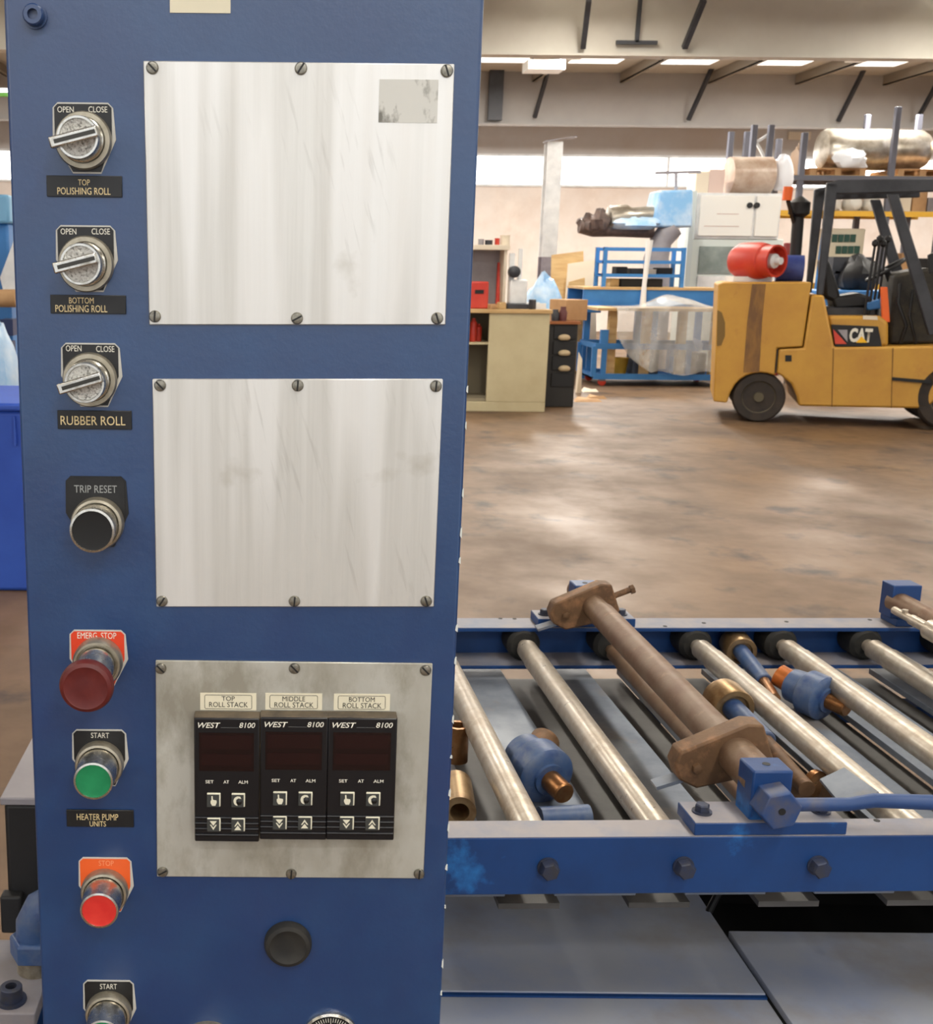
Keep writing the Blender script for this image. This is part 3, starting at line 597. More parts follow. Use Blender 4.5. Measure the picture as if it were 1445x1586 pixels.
def roll_end(px, py, z, Rc, qx, qy, qz, tx, ty, lab):
    a = TP(px, py, z); b = TP(qx, qy, qz); d = (b - a).normalized(); L = (b - a).length
    o = thing('journal_fitting', (a.x, a.y, a.z - Rc), lab, 'pipe fitting')
    MB().lathe(a, d, [(Rc*0.7, -0.030), (Rc*0.97, -0.027), (Rc, -0.022), (Rc, 0.022), (Rc*0.97, 0.024), (Rc*0.72, 0.024), (Rc*0.68, 0.016)], 36).build('collar', brass, o)
    MB().lathe(a, d, [(Rc*0.50, 0.012), (Rc*0.50, L), (Rc*0.44, L + 0.002)], 28).build('stem', union_blue, o)
    e = TP(tx, ty, qz - 0.004)
    MB().lathe(b, e - b, [(Rc*0.34, -0.004), (Rc*0.34, (e-b).length)], 22).build('spindle', bronze if py < 1050 else rust, o)
    return o
roll_end(1143, 1003, ZTR + 0.055, 0.030, 1183, 1055, ZTR + 0.040, 1200, 1082, 'brass collar on a blue stem lying towards the rear rail')
roll_end(1128, 1090, ZTR + 0.062, 0.036, 1185, 1148, ZTR + 0.050, 1250, 1222, 'large brass collar on a blue stem beside the swing shaft')
# bronze sleeves half hidden by the pillar
p = TP(707, 1160, ZTR + 0.02)
tag(MB().tube((p.x, p.y, ZTR), (p.x, p.y, ZTR + 0.062), 0.019, 0.013).build('bronze_sleeve', bronze), 'rusty bronze sleeve standing upright on the tray beside the pillar', 'pipe fitting')
a = TP(706, 1215, ZTR + 0.026); b = TP(712, 1258, ZTR + 0.024)
tag(MB().tube(a, b, 0.024, 0.014).build('bronze_sleeve', brass), 'brass sleeve lying on its side on the tray beside the pillar', 'pipe fitting')
a = TP(836, 1268, ZTR + 0.018); b = TP(912, 1264, ZTR + 0.018)
tag(MB().cyl(a, b, 0.017, n=24).build('pipe_stub', union_blue), 'short blue pipe stub lying against the front rail', 'pipe fitting')
a = TP(1262, 1212, ZTR + 0.03)
o = thing('flange_ring', (a.x, a.y, a.z - 0.03), 'small bronze flange with bolts behind the lever bar', 'pipe fitting')
dd = (UD * 0.35 - VD * 0.9).normalized()
MB().lathe(a, dd, [(0.018, -0.006), (0.020, -0.004), (0.020, 0.006), (0.012, 0.007)], 28).build('ring', bronze, o)
for s in (-1, 1): MB().cyl(a + UD * 0.030 * s, a + UD * 0.030 * s + dd * 0.012, 0.006, n=8).build('bolt', rust, o)
MB().obox(a + V((0, 0, -0.012)), UD * 0.045, VD * 0.004, V((0, 0, 0.017))).build('flange', rust, o)
a = TP(1300, 1205, ZR + RR + 0.004)
m = MB(); q = [T(a.dot(UD) + x, a.dot(VD) + y, z) for (x, y, z) in ((-0.02, -0.05, ZR + 0.004), (0.03, -0.05, ZR + 0.024), (0.022, 0.03, ZR + 0.024), (-0.012, 0.03, ZR + 0.006))]
m.prism(q, (0, 0, 0.004)); p = q[0]
tag(m.build('steel_offcut', tray_m, bevel=0.0006), 'small grey steel offcut resting on a roller behind the lever bar', 'metal offcut')

# ---- lower machine deck below the table
ZD = 0.50
db = rt                                                   # the deck is bolted to the table frame
sA = PZ(1090, 1392, ZD); sB = PZ(1180, 1540, ZD); sC = PZ(1222, 1586, ZD)
xs = lambda y: sA.x + (sC.x - sA.x) * (y - sA.y) / (sC.y - sA.y)
yst = PZ(950, 1541, ZD).y; yb = PZ(1300, 1447, ZD).y
MB().prism([(-0.02, yst + 0.006, ZD), (xs(yst) - 0.004, yst + 0.006, ZD), (xs(2.05) - 0.004, 2.05, ZD), (-0.02, 2.05, ZD)], (0, 0, -0.012)).build('deck_sheet', deck_m, db, bevel=0.001)
MB().prism([(0.16, 1.12, ZD - 0.005), (xs(1.12) - 0.004, 1.12, ZD - 0.005), (xs(yst) - 0.004, yst, ZD - 0.005), (0.16, yst, ZD - 0.005)], (0, 0, -0.012)).build('deck_sheet', deck_m, db, bevel=0.001)
MB().prism([(xs(1.12) + 0.002, 1.12, ZD + 0.004), (2.3, 1.12, ZD + 0.004), (2.3, yb, ZD + 0.004), (xs(yb) + 0.002, yb, ZD + 0.004)], (0, 0, -0.012)).build('deck_sheet', deck_m, db, bevel=0.001)
MB().box((0.16, yst - 0.0005, ZD - 0.012), (xs(yst) - 0.004, yst + 0.006, ZD - 0.002)).build('deck_joint', rail_blue, db)
MB().box((0.16, 1.16, 0), (2.28, 2.04, 0.30)).build('base_block', dark_m, db)  # near-black base parts: darkness of the open gap put into their colour
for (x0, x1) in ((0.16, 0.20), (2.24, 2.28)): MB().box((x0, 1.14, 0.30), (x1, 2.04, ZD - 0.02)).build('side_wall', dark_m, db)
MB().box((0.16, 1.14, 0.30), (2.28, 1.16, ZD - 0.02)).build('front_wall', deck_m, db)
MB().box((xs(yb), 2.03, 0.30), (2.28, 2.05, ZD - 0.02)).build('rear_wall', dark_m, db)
# cable and offcut in the dark gap under the rail
a = PZ(1145, 1447, ZD); b = PZ(1260, 1405, ZD + 0.02)
tag(MB().path([a + V((-.03, .06, -.01)), a + V((0, .09, .02)), a.lerp(b, .5) + V((0, .08, .035)), b + V((0, .06, .05)), b + V((.1, .05, .10))], 0.006, 8).build('black_hose', black_m), 'black ribbed hose curling in the dark gap below the front rail', 'hose')

# ================================================================== LOWER LEFT: pump housing and pipework beside the pillar
YM = 1.18
lm = thing('pump_frame', PY(-40, 1586, YM) * 1.0, 'dusty blue steel bracket frame at the foot of the pillar', 'machine frame')
lm.location.z = 0
a = PY(-160, 1490, 1.12); b = PY(72, 1510, 1.12)
zt = PZ(30, 1500, 0.70)
XP = PY(68, 1530, 1.2).x; ZPL = 0.676
MB().box((-0.60, 1.15, ZPL - 0.02), (XP, 1.295, ZPL)).build('bracket_plate', dusty_blue, lm, bevel=0.002)
MB().box((-0.60, 1.19, 0.0), (XP - 0.01, 1.28, ZPL - 0.02)).build('frame_box', rail_blue, lm, bevel=0.003)
c = PZ(18, 1550, ZPL)
MB().lathe(c, (0, 0, 1), [(0.017, 0), (0.017, 0.003), (0.0125, 0.003), (0.0125, 0.018), (0.0115, 0.019), (0.0065, 0.019), (0.0065, 0.010)], 24).build('socket_screw', bolt_dark, lm)
pf_ = thing('pipe_elbow', PZ(56, 1500, ZPL), 'blue-grey hexagonal pipe union standing on the bracket plate', 'pipe fitting')
c = PZ(56, 1500, ZPL)
MB().lathe((c.x, c.y, ZPL), (0, 0, 1), [(0.022, 0), (0.022, 0.02)], 24).build('nipple', nickel, pf_)
MB().lathe((c.x, c.y, ZPL + 0.02), (0, 0, 1), [(0.030, 0), (0.030, 0.022), (0.027, 0.025)], 6).build('hex_union', union_blue, pf_, bevel=0.001)
MB().path([(c.x, c.y, ZPL + 0.04), (c.x, c.y, ZPL + 0.06), (c.x + 0.008, c.y, ZPL + 0.078), (c.x + 0.03, c.y, ZPL + 0.09)], 0.022, 16).build('elbow', union_blue, pf_)
hs = thing('motor_housing', PY(50, 1400, 1.30), 'black box-shaped motor housing with a grey lid beside the pillar', 'motor')
a = PY(12, 1400, 1.31); b = PY(140, 1400, 1.31); zt_ = PY(20, 1245, 1.31).z; z0 = PY(30, 1436, 1.31).z
MB().box((a.x, 1.31, z0), (a.x + 0.23, 1.54, zt_)).build('housing', black_m, hs, bevel=0.006)
MB().box((a.x - 0.003, 1.305, zt_), (a.x + 0.235, 1.56, zt_ + 0.010)).build('lid', grey_paint, hs, bevel=0.002)
MB().box((a.x - 0.006, 1.295, z0), (a.x + 0.02, 1.315, z0 + 0.05)).build('terminal_box', black_m, hs, bevel=0.003)
hs.location.z = z0
for ch in hs.children: ch.data.transform(Matrix.Translation((0, 0, PY(50, 1400, 1.30).z - z0)))
MB().box((a.x + 0.06, 1.34, 0.0), (a.x + 0.22, 1.46, PY(30, 1436, 1.31).z - 0.001)).build('motor_stand', dark_m, lm)

# ================================================================== FORKLIFT
YK = 11.45; WK = 1.15
PSI = math.radians(18.0); LD = V((math.cos(PSI), -math.sin(PSI), 0)); WD = V((math.sin(PSI), math.cos(PSI), 0)); K0 = PY(1121, 600, YK)
def fk(px, py, dy=0.0):                                # pixel -> the truck's near flank, then dy across its width
    r = ray(px, py); o = V((0, 0, EYE)); t = (K0 - o).dot(WD) / r.dot(WD); return o + r * t + WD * dy
def kbox(p, l0, l1, w0, w1, z0, z1, m=None):            # box in the truck's own axes, along and across from point p of the flank
    p = V((p.x, p.y, 0)); return (m or MB()).obox(p + LD*(l0+l1)/2 + WD*(w0+w1)/2 + V((0, 0, (z0+z1)/2)), LD*(l1-l0)/2, WD*(w1-w0)/2, V((0, 0, (z1-z0)/2)))
fl = thing('forklift', (fk(1280, 640, WK/2).x, fk(1280, 640, WK/2).y, 0), 'yellow forklift truck with grimy counterweight, dark overhead guard and tall mast', 'forklift')
def fpr(pts, name, m, d0=0.0, d1=WK, bevel=0.02, parent=None, label=None):
    return MB().prism([fk(x, y, d0) for (x, y) in pts], WD * (d1 - d0)).build(name, m, parent or fl, bevel=bevel, label=label)
arch = [(1132 + 0, 623)] + [(1178 - 47 * math.cos(math.radians(a)), 617 - 40 * math.sin(math.radians(a))) for a in range(8, 180, 14)]
cw = fpr([(1112, 440), (1121, 437), (1257, 437), (1243, 537), (1204, 539), (1201, 579)] + [(1178 - 47 * math.cos(math.radians(a)), 617 - 40 * math.sin(math.radians(a))) for a in range(118, 20, -14)] + [(1131, 608), (1126, 624), (1105, 622)], 'counterweight', yellow, bevel=0.03)
fpr([(1165, 440), (1186, 440), (1180, 500), (1176, 576), (1151, 577), (1157, 500)], 'grime_streak', grime, -0.004, 0.01, 0, cw)
fpr([(1111, 480), (1118, 484), (1123, 500), (1123, 520), (1117, 535), (1110, 536)], 'tail_lamp_recess', mat('recess_yellow', (120, 92, 40), 0.6), -0.004, 0.02, 0, cw)
bd = fpr([(1257, 457), (1276, 457), (1292, 538), (1445, 536), (1470, 536), (1470, 600), (1435, 633), (1237, 629), (1234, 613), (1226, 595), (1210, 582), (1202, 578), (1206, 541), (1245, 539)], 'chassis', yellow, bevel=0.02)
fpr([(1216, 550), (1226, 550), (1226, 560), (1216, 560)], 'step_hole', dark_slot, -0.003, 0.01, 0, bd)
fpr([(1203, 541), (1205, 541), (1202, 577), (1200, 577)], 'panel_gap', dark_slot, -0.003, 0.01, 0, bd)
fpr([(1290, 539), (1291.5, 539), (1289, 630), (1287.5, 630)], 'panel_gap', mat('gap_brown', (126, 88, 34), 0.6), -0.003, 0.01, 0, bd)
fpr([(1382, 539), (1384, 539), (1382, 590), (1381, 632), (1380, 632)], 'panel_gap', MATS['gap_brown'], -0.003, 0.01, 0, bd)
fpr([(1381, 584), (1441, 589), (1441, 594), (1381, 589)], 'step_edge', dark_slot, -0.02, 0.06, 0, bd)
hd = fpr([(1283, 490), (1365, 490), (1378, 500), (1378, 537), (1292, 537)], 'engine_hood', yellow, 0.06, WK - 0.06, 0.03)
lg = fpr([(1288, 503), (1361, 506), (1367, 537), (1294, 537)], 'badge_panel', black_m, 0.03, 0.07, 0.004, hd)
a = fk(1315, 530); b = fk(1353, 509)
ct = text('CAT', 0, (b - a).dot(LD), a.z, b.z, 0, engraved, None, name='badge_letters', bold=0.05)
ct.data.transform(Matrix.Translation(ct.location)); ct.location = (0, 0, 0)
for v in ct.data.vertices: q = V((a.x, a.y, 0)) + LD * v.co.x + WD * 0.022 + V((0, 0, v.co.z)); v.co = q - world_origin(hd)
ct.parent = hd
MB().prism([fk(1326, 531, 0.018), fk(1344, 531, 0.018), fk(1335, 521, 0.018)], WD * 0.003).build('badge_triangle', mat('badge_yellow', (246, 190, 30), 0.5), hd)
MB().prism([fk(1291, 510, 0.024), fk(1312, 533, 0.024), fk(1294, 533, 0.024)], WD * 0.004).build('badge_slash', red_m, hd)
MB().prism([fk(1298, 511, 0.024), fk(1313, 511, 0.024), fk(1313, 530, 0.024)], WD * 0.004).build('badge_slash', grey_paint, hd)
fpr([(1338, 489), (1360, 490), (1361, 496), (1338, 495)], 'hood_label', cream_box, 0.055, 0.065, 0, hd)
# wheels
for (px, r, yy) in ((1175, 0.245, 0.02), (1175, 0.245, WK - 0.24), (1478, 0.33, 0.0), (1478, 0.33, WK - 0.28)):
    c = fk(px, 620, yy); c.z = r
    wh = MB().lathe(c, WD, [(r*0.62, 0.02), (r*0.66, 0.0), (r*0.93, 0.0), (r, 0.03), (r, 0.19), (r*0.93, 0.22), (r*0.6, 0.22)], 36).build('tyre', mat('tyre_rubber', (46, 40, 36), 0.8, 0, (60, 50, 42), 8), fl)
    MB().lathe(c, WD, [(r*0.18, -0.005), (r*0.2, 0.02), (r*0.45, 0.05), (r*0.63, 0.015), (r*0.64, 0.1)], 30).build('wheel_hub', mat('hub_grey', (92, 84, 66), 0.6, 0.3), wh)
# overhead guard
for dy in (0.04, WK - 0.12):
    s = dy
    fpr([(1266, 457), (1276, 457), (1298, 296), (1300, 283), (1281, 283)], 'guard_post', dark_grey, s, s + 0.08, 0.01)
    fpr([(1376, 300), (1393, 300), (1462, 520), (1440, 520)], 'guard_post', dark_grey, s, s + 0.08, 0.01)
    fpr([(1281, 283), (1300, 278), (1460, 276), (1460, 296), (1300, 300), (1281, 297)], 'guard_rail', dark_grey, s, s + 0.08, 0.01)
for k in range(7):
    q = fk(1300 + k * 24, 285)
    kbox(q, 0, 0.03, 0.12, WK - 0.12, q.z - 0.02, q.z + 0.02).build('guard_bar', dark_grey, fl)
# exhaust stack, seat, controls, mast
MB().cyl(fk(1240, 436, 0.7), fk(1248, 330, 0.7), 0.055, n=16).lathe(fk(1248, 335, 0.7), (0, 0, 1), [(0.03, 0), (0.10, 0.05), (0.10, 0.16), (0.02, 0.22)], 18).build('exhaust_stack', black_m, fl)
MB().cyl(fk(1226, 306, 0.5), fk(1229, 284, 0.5), 0.045, n=14).build('beacon', orange_m, fl)
MB().bar(fk(1228, 306, 0.5), fk(1242, 345, 0.7), 0.03, 0.03).build('beacon_bracket', black_m, fl)
se = fpr([(1281, 400), (1292, 404), (1304, 440), (1310, 462), (1300, 470), (1284, 462)], 'seat_back', black_m, 0.35, 0.85, 0.03)
fpr([(1296, 462), (1340, 455), (1362, 462), (1360, 478), (1300, 482)], 'seat_cushion', black_m, 0.35, 0.85, 0.03)
fpr([(1286, 478), (1364, 478), (1364, 492), (1286, 492)], 'seat_base', dark_grey, 0.3, 0.9, 0.01)
fpr([(1368, 445), (1378, 445), (1382, 500), (1370, 500)], 'orange_strap', orange_m, 0.12, 0.18, 0.004)
fpr([(1347, 472), (1369, 464), (1371, 480), (1350, 482)], 'blue_cushion', bright_blue, 0.25, 0.5, 0.01)
MB().prism([fk(x, y, 0.25) for (x, y) in ((1392, 425), (1445, 415), (1470, 420), (1470, 534), (1384, 536), (1386, 500))], WD * 0.7).build('dashboard', mat('dash_dark', (40, 38, 34), 0.7, 0, (66, 60, 48), 9), fl, bevel=0.03)
c = fk(1388, 418, 0.55); ax = LD * -0.55 + V((0, 0, 0.83)); m = MB(); e1 = WD; e2 = ax.cross(e1)
pts = [c + (e1 * math.cos(t) + e2 * math.sin(t)) * 0.19 for t in [2 * math.pi * k / 24 for k in range(25)]]
m.path(pts, 0.016, 8); m.bar(c - e1 * 0.18, c + e1 * 0.18, 0.03, 0.015, ax); m.cyl(c, c + V((0.22, 0, -0.42)), 0.03, n=10); m.build('steering_wheel', black_m, fl)
for k in range(4):
    p = fk(1352 + k * 8, 416, 0.22 + 0.06 * k); q = p + V((0.03, 0, 0.22 + 0.04 * (k % 2)))
    MB().cyl(p + V((0, 0, -0.45)), q, 0.012, n=8).lathe(q, (0, 0, 1), [(0.012, -0.02), (0.03, 0.0), (0.03, 0.03), (0.01, 0.05)], 10).build('control_lever', black_m, fl)
m = MB(); m.path([fk(1400, 440, 0.2), fk(1395, 470, 0.15), fk(1408, 505, 0.15), fk(1400, 534, 0.2)], 0.018, 8).path([fk(1420, 450, 0.2), fk(1412, 490, 0.12), fk(1425, 534, 0.2)], 0.014, 8); m.build('hydraulic_hose', black_m, fl)
for dy in (0.18, WK - 0.32):
    a = fk(1500, 640); kbox(a, 0, 0.16, dy, dy + 0.14, 0.05, 2.35).build('mast_upright', dark_grey, fl, bevel=0.008)
    kbox(a, 0.20, 1.25, dy, dy + 0.12, 0.03, 0.08).build('fork_tine', dark_grey, fl, bevel=0.006)
kbox(a, 0.02, 0.12, 0.3, WK - 0.3, 0.5, 0.62, kbox(a, 0.02, 0.12, 0.3, WK - 0.3, 2.2, 2.32)).build('mast_crosshead', dark_grey, fl)
kbox(a, 0.16, 0.21, 0.1, WK - 0.1, 0.03, 0.5).build('fork_carriage', dark_grey, fl)
# mirror and papers on the front post
fpr([(1436, 395), (1447, 390), (1450, 420), (1438, 424)], 'wing_mirror', black_m, -0.05, 0.0, 0.005)
# gas bottle strapped on top of the counterweight
zc = fk(1180, 437).z
gc = thing('gas_cylinder', tuple(fk(1178, 437, 0.4).xy) + (zc,), 'red gas cylinder lying on top of the forklift counterweight', 'gas cylinder')
c = fk(1160, 437, 0.35); c.z = zc + 0.20; dx = V((0.48, -0.88, 0)).normalized()
MB().lathe(c - dx * 0.10, dx, [(0.08, -0.07), (0.14, -0.045), (0.175, 0.02), (0.178, 0.24), (0.165, 0.30), (0.12, 0.33)], 28).build('tank', red_m, gc)
MB().lathe(c + dx * 0.20, dx, [(0.150, 0), (0.155, 0.13), (0.135, 0.13), (0.13, 0.02)], 28).build('collar', red_m, gc)
MB().lathe(c + dx * 0.21, dx, [(0.07, 0), (0.07, 0.10), (0.035, 0.11), (0.035, 0.17)], 14).build('valve', white_paint, gc)
MB().box((c.x - 0.18, c.y - 0.12, zc), (c.x + 0.2, c.y + 0.12, zc + 0.05)).build('cradle', white_paint, gc)
a = fk(1208, 437, 0.6); b = fk(1252, 437, 0.6)
tag(MB().cyl((a.x, a.y, zc + 0.13), (b.x, b.y, zc + 0.13), 0.13, n=22).cyl((a.x - 0.04, a.y, zc + 0.13), (a.x, a.y, zc + 0.13), 0.07, n=18).build('blue_air_cleaner', mat('navy_paint', (40, 58, 128), 0.5, 0, (70, 88, 150), 5)), 'navy blue drum lying on the counterweight beside the red gas cylinder', 'drum')

# ================================================================== WORKSHOP CLUTTER BEHIND
def X_(px, Y, py=480): return PY(px, py, Y).x
def Z_(py, Y, px=1000): return PY(px, py, Y).z
def fbox(px0, px1, py0, py1, Y, d, mb=None):           # like pbox but with exact z from one reference column
    xm = (px0 + px1) / 2
    return (mb or MB()).box((X_(px0, Y, (py0+py1)/2), Y, Z_(py1, Y, xm)), (X_(px1, Y, (py0+py1)/2), Y + d, Z_(py0, Y, xm)))
# beige cupboard
Y = 12.0; zt = Z_(479, Y, 780); x0, x1 = X_(690, Y, 560), X_(848, Y, 560)
cb = thing('storage_cupboard', ((x0+x1)/2, Y + 0.3, 0), 'beige metal cupboard with one closed sliding door and an open bay', 'cupboard')
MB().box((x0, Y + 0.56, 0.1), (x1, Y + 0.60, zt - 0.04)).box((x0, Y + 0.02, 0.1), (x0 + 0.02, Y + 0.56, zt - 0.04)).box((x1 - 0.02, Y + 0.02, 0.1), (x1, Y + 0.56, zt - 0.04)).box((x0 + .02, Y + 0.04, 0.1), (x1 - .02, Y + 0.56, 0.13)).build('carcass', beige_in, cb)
MB().box((x0 - 0.02, Y, 0.0), (x1 + 0.0, Y + 0.58, 0.10)).build('plinth', beige, cb, bevel=0.005)
MB().box((x0 - 0.02, Y - 0.02, zt - 0.04), (x1 + 0.02, Y + 0.62, zt)).build('worktop', wood, cb, bevel=0.004)
MB().box((X_(755, Y, 560), Y, 0.10), (x1, Y + 0.025, zt - 0.04)).build('door', beige, cb, bevel=0.006)
zs_ = Z_(531, Y, 740); MB().box((x0 + 0.02, Y + 0.06, zs_ - 0.02), (x1 - 0.02, Y + 0.55, zs_)).build('shelf', beige, cb)
for i, (px, h, mm) in enumerate(((738, 0.24, red_m), (747, 0.18, red_m), (732, 0.20, grey_paint))):
    x = X_(px, Y, 510)
    tag(MB().lathe((x, Y + 0.2 + 0.05 * i, zs_), (0, 0, 1), [(0.035, 0), (0.038, 0.01), (0.038, h * 0.8), (0.02, h * 0.9), (0.02, h)], 14).build('spray_can', mm), ('tall red can on the shelf inside the beige cupboard', 'shorter red can on the shelf inside the beige cupboard', 'grey can on the shelf inside the beige cupboard')[i], 'can')
# things on its worktop
sh_ = thing('bench_shelf', (X_(755, Y + 0.3, 430), Y + 0.4, zt), 'grey-backed bench shelf with a beige top board on the cupboard', 'shelf unit')
xa, xb = X_(700, Y + 0.25, 430), X_(784, Y + 0.25, 430); z2 = Z_(387, Y + 0.25, 755)
MB().box((xa, Y + 0.52, zt), (xb, Y + 0.54, z2)).build('back_panel', grey_paint, sh_)
MB().box((xa, Y + 0.22, z2), (xb + 0.02, Y + 0.56, z2 + 0.05)).build('top_board', cream_box, sh_, bevel=0.003)
for x in (xa, xb - 0.03): MB().box((x, Y + 0.25, zt), (x + 0.03, Y + 0.52, z2)).build('side_panel', cream_box, sh_)
o = thing('red_tool_case', (X_(742, Y + 0.1, 450), Y + 0.15, zt), 'bright red plastic tool case standing on the cupboard worktop', 'tool case')
a = X_(728, Y + 0.05, 450); b = X_(757, Y + 0.05, 450)
MB().box((a, Y + 0.05, zt), (b, Y + 0.18, Z_(436, Y + 0.05, 742))).build('case', red_m, o, bevel=0.015)
MB().box((a + 0.05, Y + 0.045, Z_(455, Y, 742)), (b - 0.05, Y + 0.055, Z_(449, Y, 742))).build('handle_slot', dark_slot, o)
x = X_(771, Y + 0.45, 430)
tag(MB().cyl((x, Y + 0.40, zt), (x + 0.02, Y + 0.50, Z_(407, Y + 0.5, 771)), 0.022, n=12).build('red_pry_bar', red_m), 'slim red bar leaning against the bench shelf back', 'tool')
o = thing('bench_drill', (X_(800, Y + 0.2, 450), Y + 0.25, zt), 'white bench drill with tall column and dark motor beside the bench shelf', 'drill')
fbox(789, 817, 433, 472, Y + 0.15, 0.15).build('gear_case', white_paint, o, bevel=0.02)
MB().box((X_(789, Y, 470), Y + 0.10, zt), (X_(822, Y, 470), Y + 0.40, zt + 0.05)).build('foot', dark_grey, o, bevel=0.005)
fbox(789, 797, 392, 436, Y + 0.2, 0.06).build('column', white_paint, o); fbox(803, 809, 385, 436, Y + 0.25, 0.05).build('column', white_paint, o)
a = PY(795, 421, Y + 0.2); MB().lathe(a, (0, -1, 0), [(0.05, -0.05), (0.06, 0.0), (0.06, 0.08), (0.03, 0.10)], 16).build('motor', dark_grey, o)
for i, (px, r, h, mm, lab) in enumerate(((770, 0.025, 0.07, red_m, 'small red tin on the bench shelf top board'), (782, 0.05, 0.10, cream_box, 'round cream tub on the bench shelf top board'), (757, 0.04, 0.05, dark_grey, 'low dark tin on the bench shelf top board'), (745, 0.03, 0.06, grey_paint, 'small grey tin on the bench shelf top board'))):
    tag(MB().lathe((X_(px, Y + 0.35, 380), Y + 0.36, z2 + 0.05), (0, 0, 1), [(r, 0), (r, h * 0.85), (r * 1.06, h * 0.86), (r * 1.06, h)], 16).build('tin', mm), lab, 'tin')
for i, (px, w, d, h, mm, lab) in enumerate(((764, 0.08, 0.05, 0.05, card, 'crumpled brown carton piece on the cupboard worktop'), (778, 0.07, 0.05, 0.07, wood, 'small wooden block on the cupboard worktop'), (826, 0.05, 0.05, 0.10, dark_grey, 'dark machine vice block on the cupboard worktop'))):
    x = X_(px, Y, 478); tag(MB().obox((x, Y + 0.06 - 0.0, zt + h/2), V((w/2, 0.02, 0)), V((-0.015, d/2, 0)), V((0, 0, h/2))).build('bench_item', mm, bevel=0.008), lab, 'offcut')
o = thing('steel_tray', (X_(845, Y, 475), Y + 0.1, zt), 'flat white steel tray projecting over the cupboard end', 'tray')
MB().box((X_(822, Y, 473), Y + 0.12, zt), (X_(850, Y, 473), Y + 0.45, zt + 0.012)).build('base', white_paint, o)
for (a, b, c, d) in ((822, 850, 0.12, 0.13), (822, 850, 0.44, 0.45)): MB().box((X_(a, Y, 473), Y + c, zt + 0.012), (X_(b, Y, 473), Y + d, zt + 0.06)).build('rim', white_paint, o)
# dark drawer cabinet
Y = 12.45; x0, x1 = X_(852, Y, 560), X_(892, Y, 560); zt2 = Z_(502, Y, 870)
dc = thing('drawer_cabinet', ((x0+x1)/2, Y + 0.25, 0), 'black drawer cabinet with three pale cup handles beside the beige cupboard', 'drawer cabinet')
MB().box((x0 - 0.05, Y, 0), (x1, Y + 0.5, zt2)).build('body', mat('sooty_black', (38, 36, 34), 0.6), dc, bevel=0.008)
for py in (515, 539, 563, 589):
    dr = MB().box((x0 + 0.02, Y - 0.015, Z_(py + 10, Y, 870)), (x1 - 0.02, Y, Z_(py - 11, Y, 870))).build('drawer', black_m, dc, bevel=0.004)
    if py < 580: MB().blob(tuple(PY(874, py + 8, Y - 0.03)), (0.065, 0.03, 0.036), 1, 0.0).build('cup_handle', mat('handle_cream', (190, 170, 136), 0.5), dr)
MB().box((x0 - 0.06, Y - 0.03, zt2), (x1 + 0.02, Y + 0.52, zt2 + 0.03)).build('top_board', mat('brown_board', (150, 92, 52), 0.7), dc)
for i, (px, h) in enumerate(((862, 0.12), (874, 0.15))):
    tag(MB().lathe((X_(px, Y, 495), Y + 0.07, zt2 + 0.03), (0, 0, 1), [(0.04, 0), (0.045, h*0.6), (0.03, h*0.8), (0.03, h)], 14).build('oil_bottle', mat('plum_plastic', (96, 50, 50), 0.5) if i else dark_grey), ('plum coloured bottle on the drawer cabinet', 'dark grey bottle on the drawer cabinet')[1 - i], 'bottle')
a = PY(890, 490, Y); tag(MB().obox((a.x, Y + 0.3, zt2 + 0.03 + 0.11), V((0.13, 0.05, 0)), V((-0.06, 0.12, 0)), V((0, 0, 0.11))).build('brown_carton', card, bevel=0.004), 'brown cardboard carton on the drawer cabinet', 'carton')
for i, (px, py, sx, sy, mm) in enumerate(((866, 626, 0.13, 0.08, cream_box), (908, 621, 0.16, 0.12, card), (922, 617, 0.12, 0.08, card), (912, 606, 0.10, 0.10, cream_box), (895, 608, 0.03, 0.06, cream_box))):
    p = PZ(px, py, 0); h = 0.02 if i < 4 else 0.22
    tag(MB().add([(p.x - sx, p.y - sy, 0), (p.x + sx, p.y - sy * 0.7, 0), (p.x + sx * 0.8, p.y + sy, 0), (p.x - sx * 0.7, p.y + sy, 0), (p.x - sx * 0.6, p.y - sy * 0.5, h), (p.x + sx * 0.7, p.y - sy * 0.4, h * 1.8), (p.x + sx * 0.5, p.y + sy * 0.6, h), (p.x - sx * 0.5, p.y + sy * 0.5, h * 2.2)],
        [(0, 3, 2, 1), (4, 5, 6, 7), (0, 1, 5, 4), (1, 2, 6, 5), (2, 3, 7, 6), (3, 0, 4, 7)]).build('litter_scrap', mm), ('cream paper scrap on the floor beside the cupboard plinth', 'torn brown carton scrap on the floor by the drawer cabinet', 'small brown carton scrap lying out on the floor', 'crumpled cream paper on the floor beneath the blue trolley edge', 'upright cream paper twist by the drawer cabinet foot')[i], 'litter')
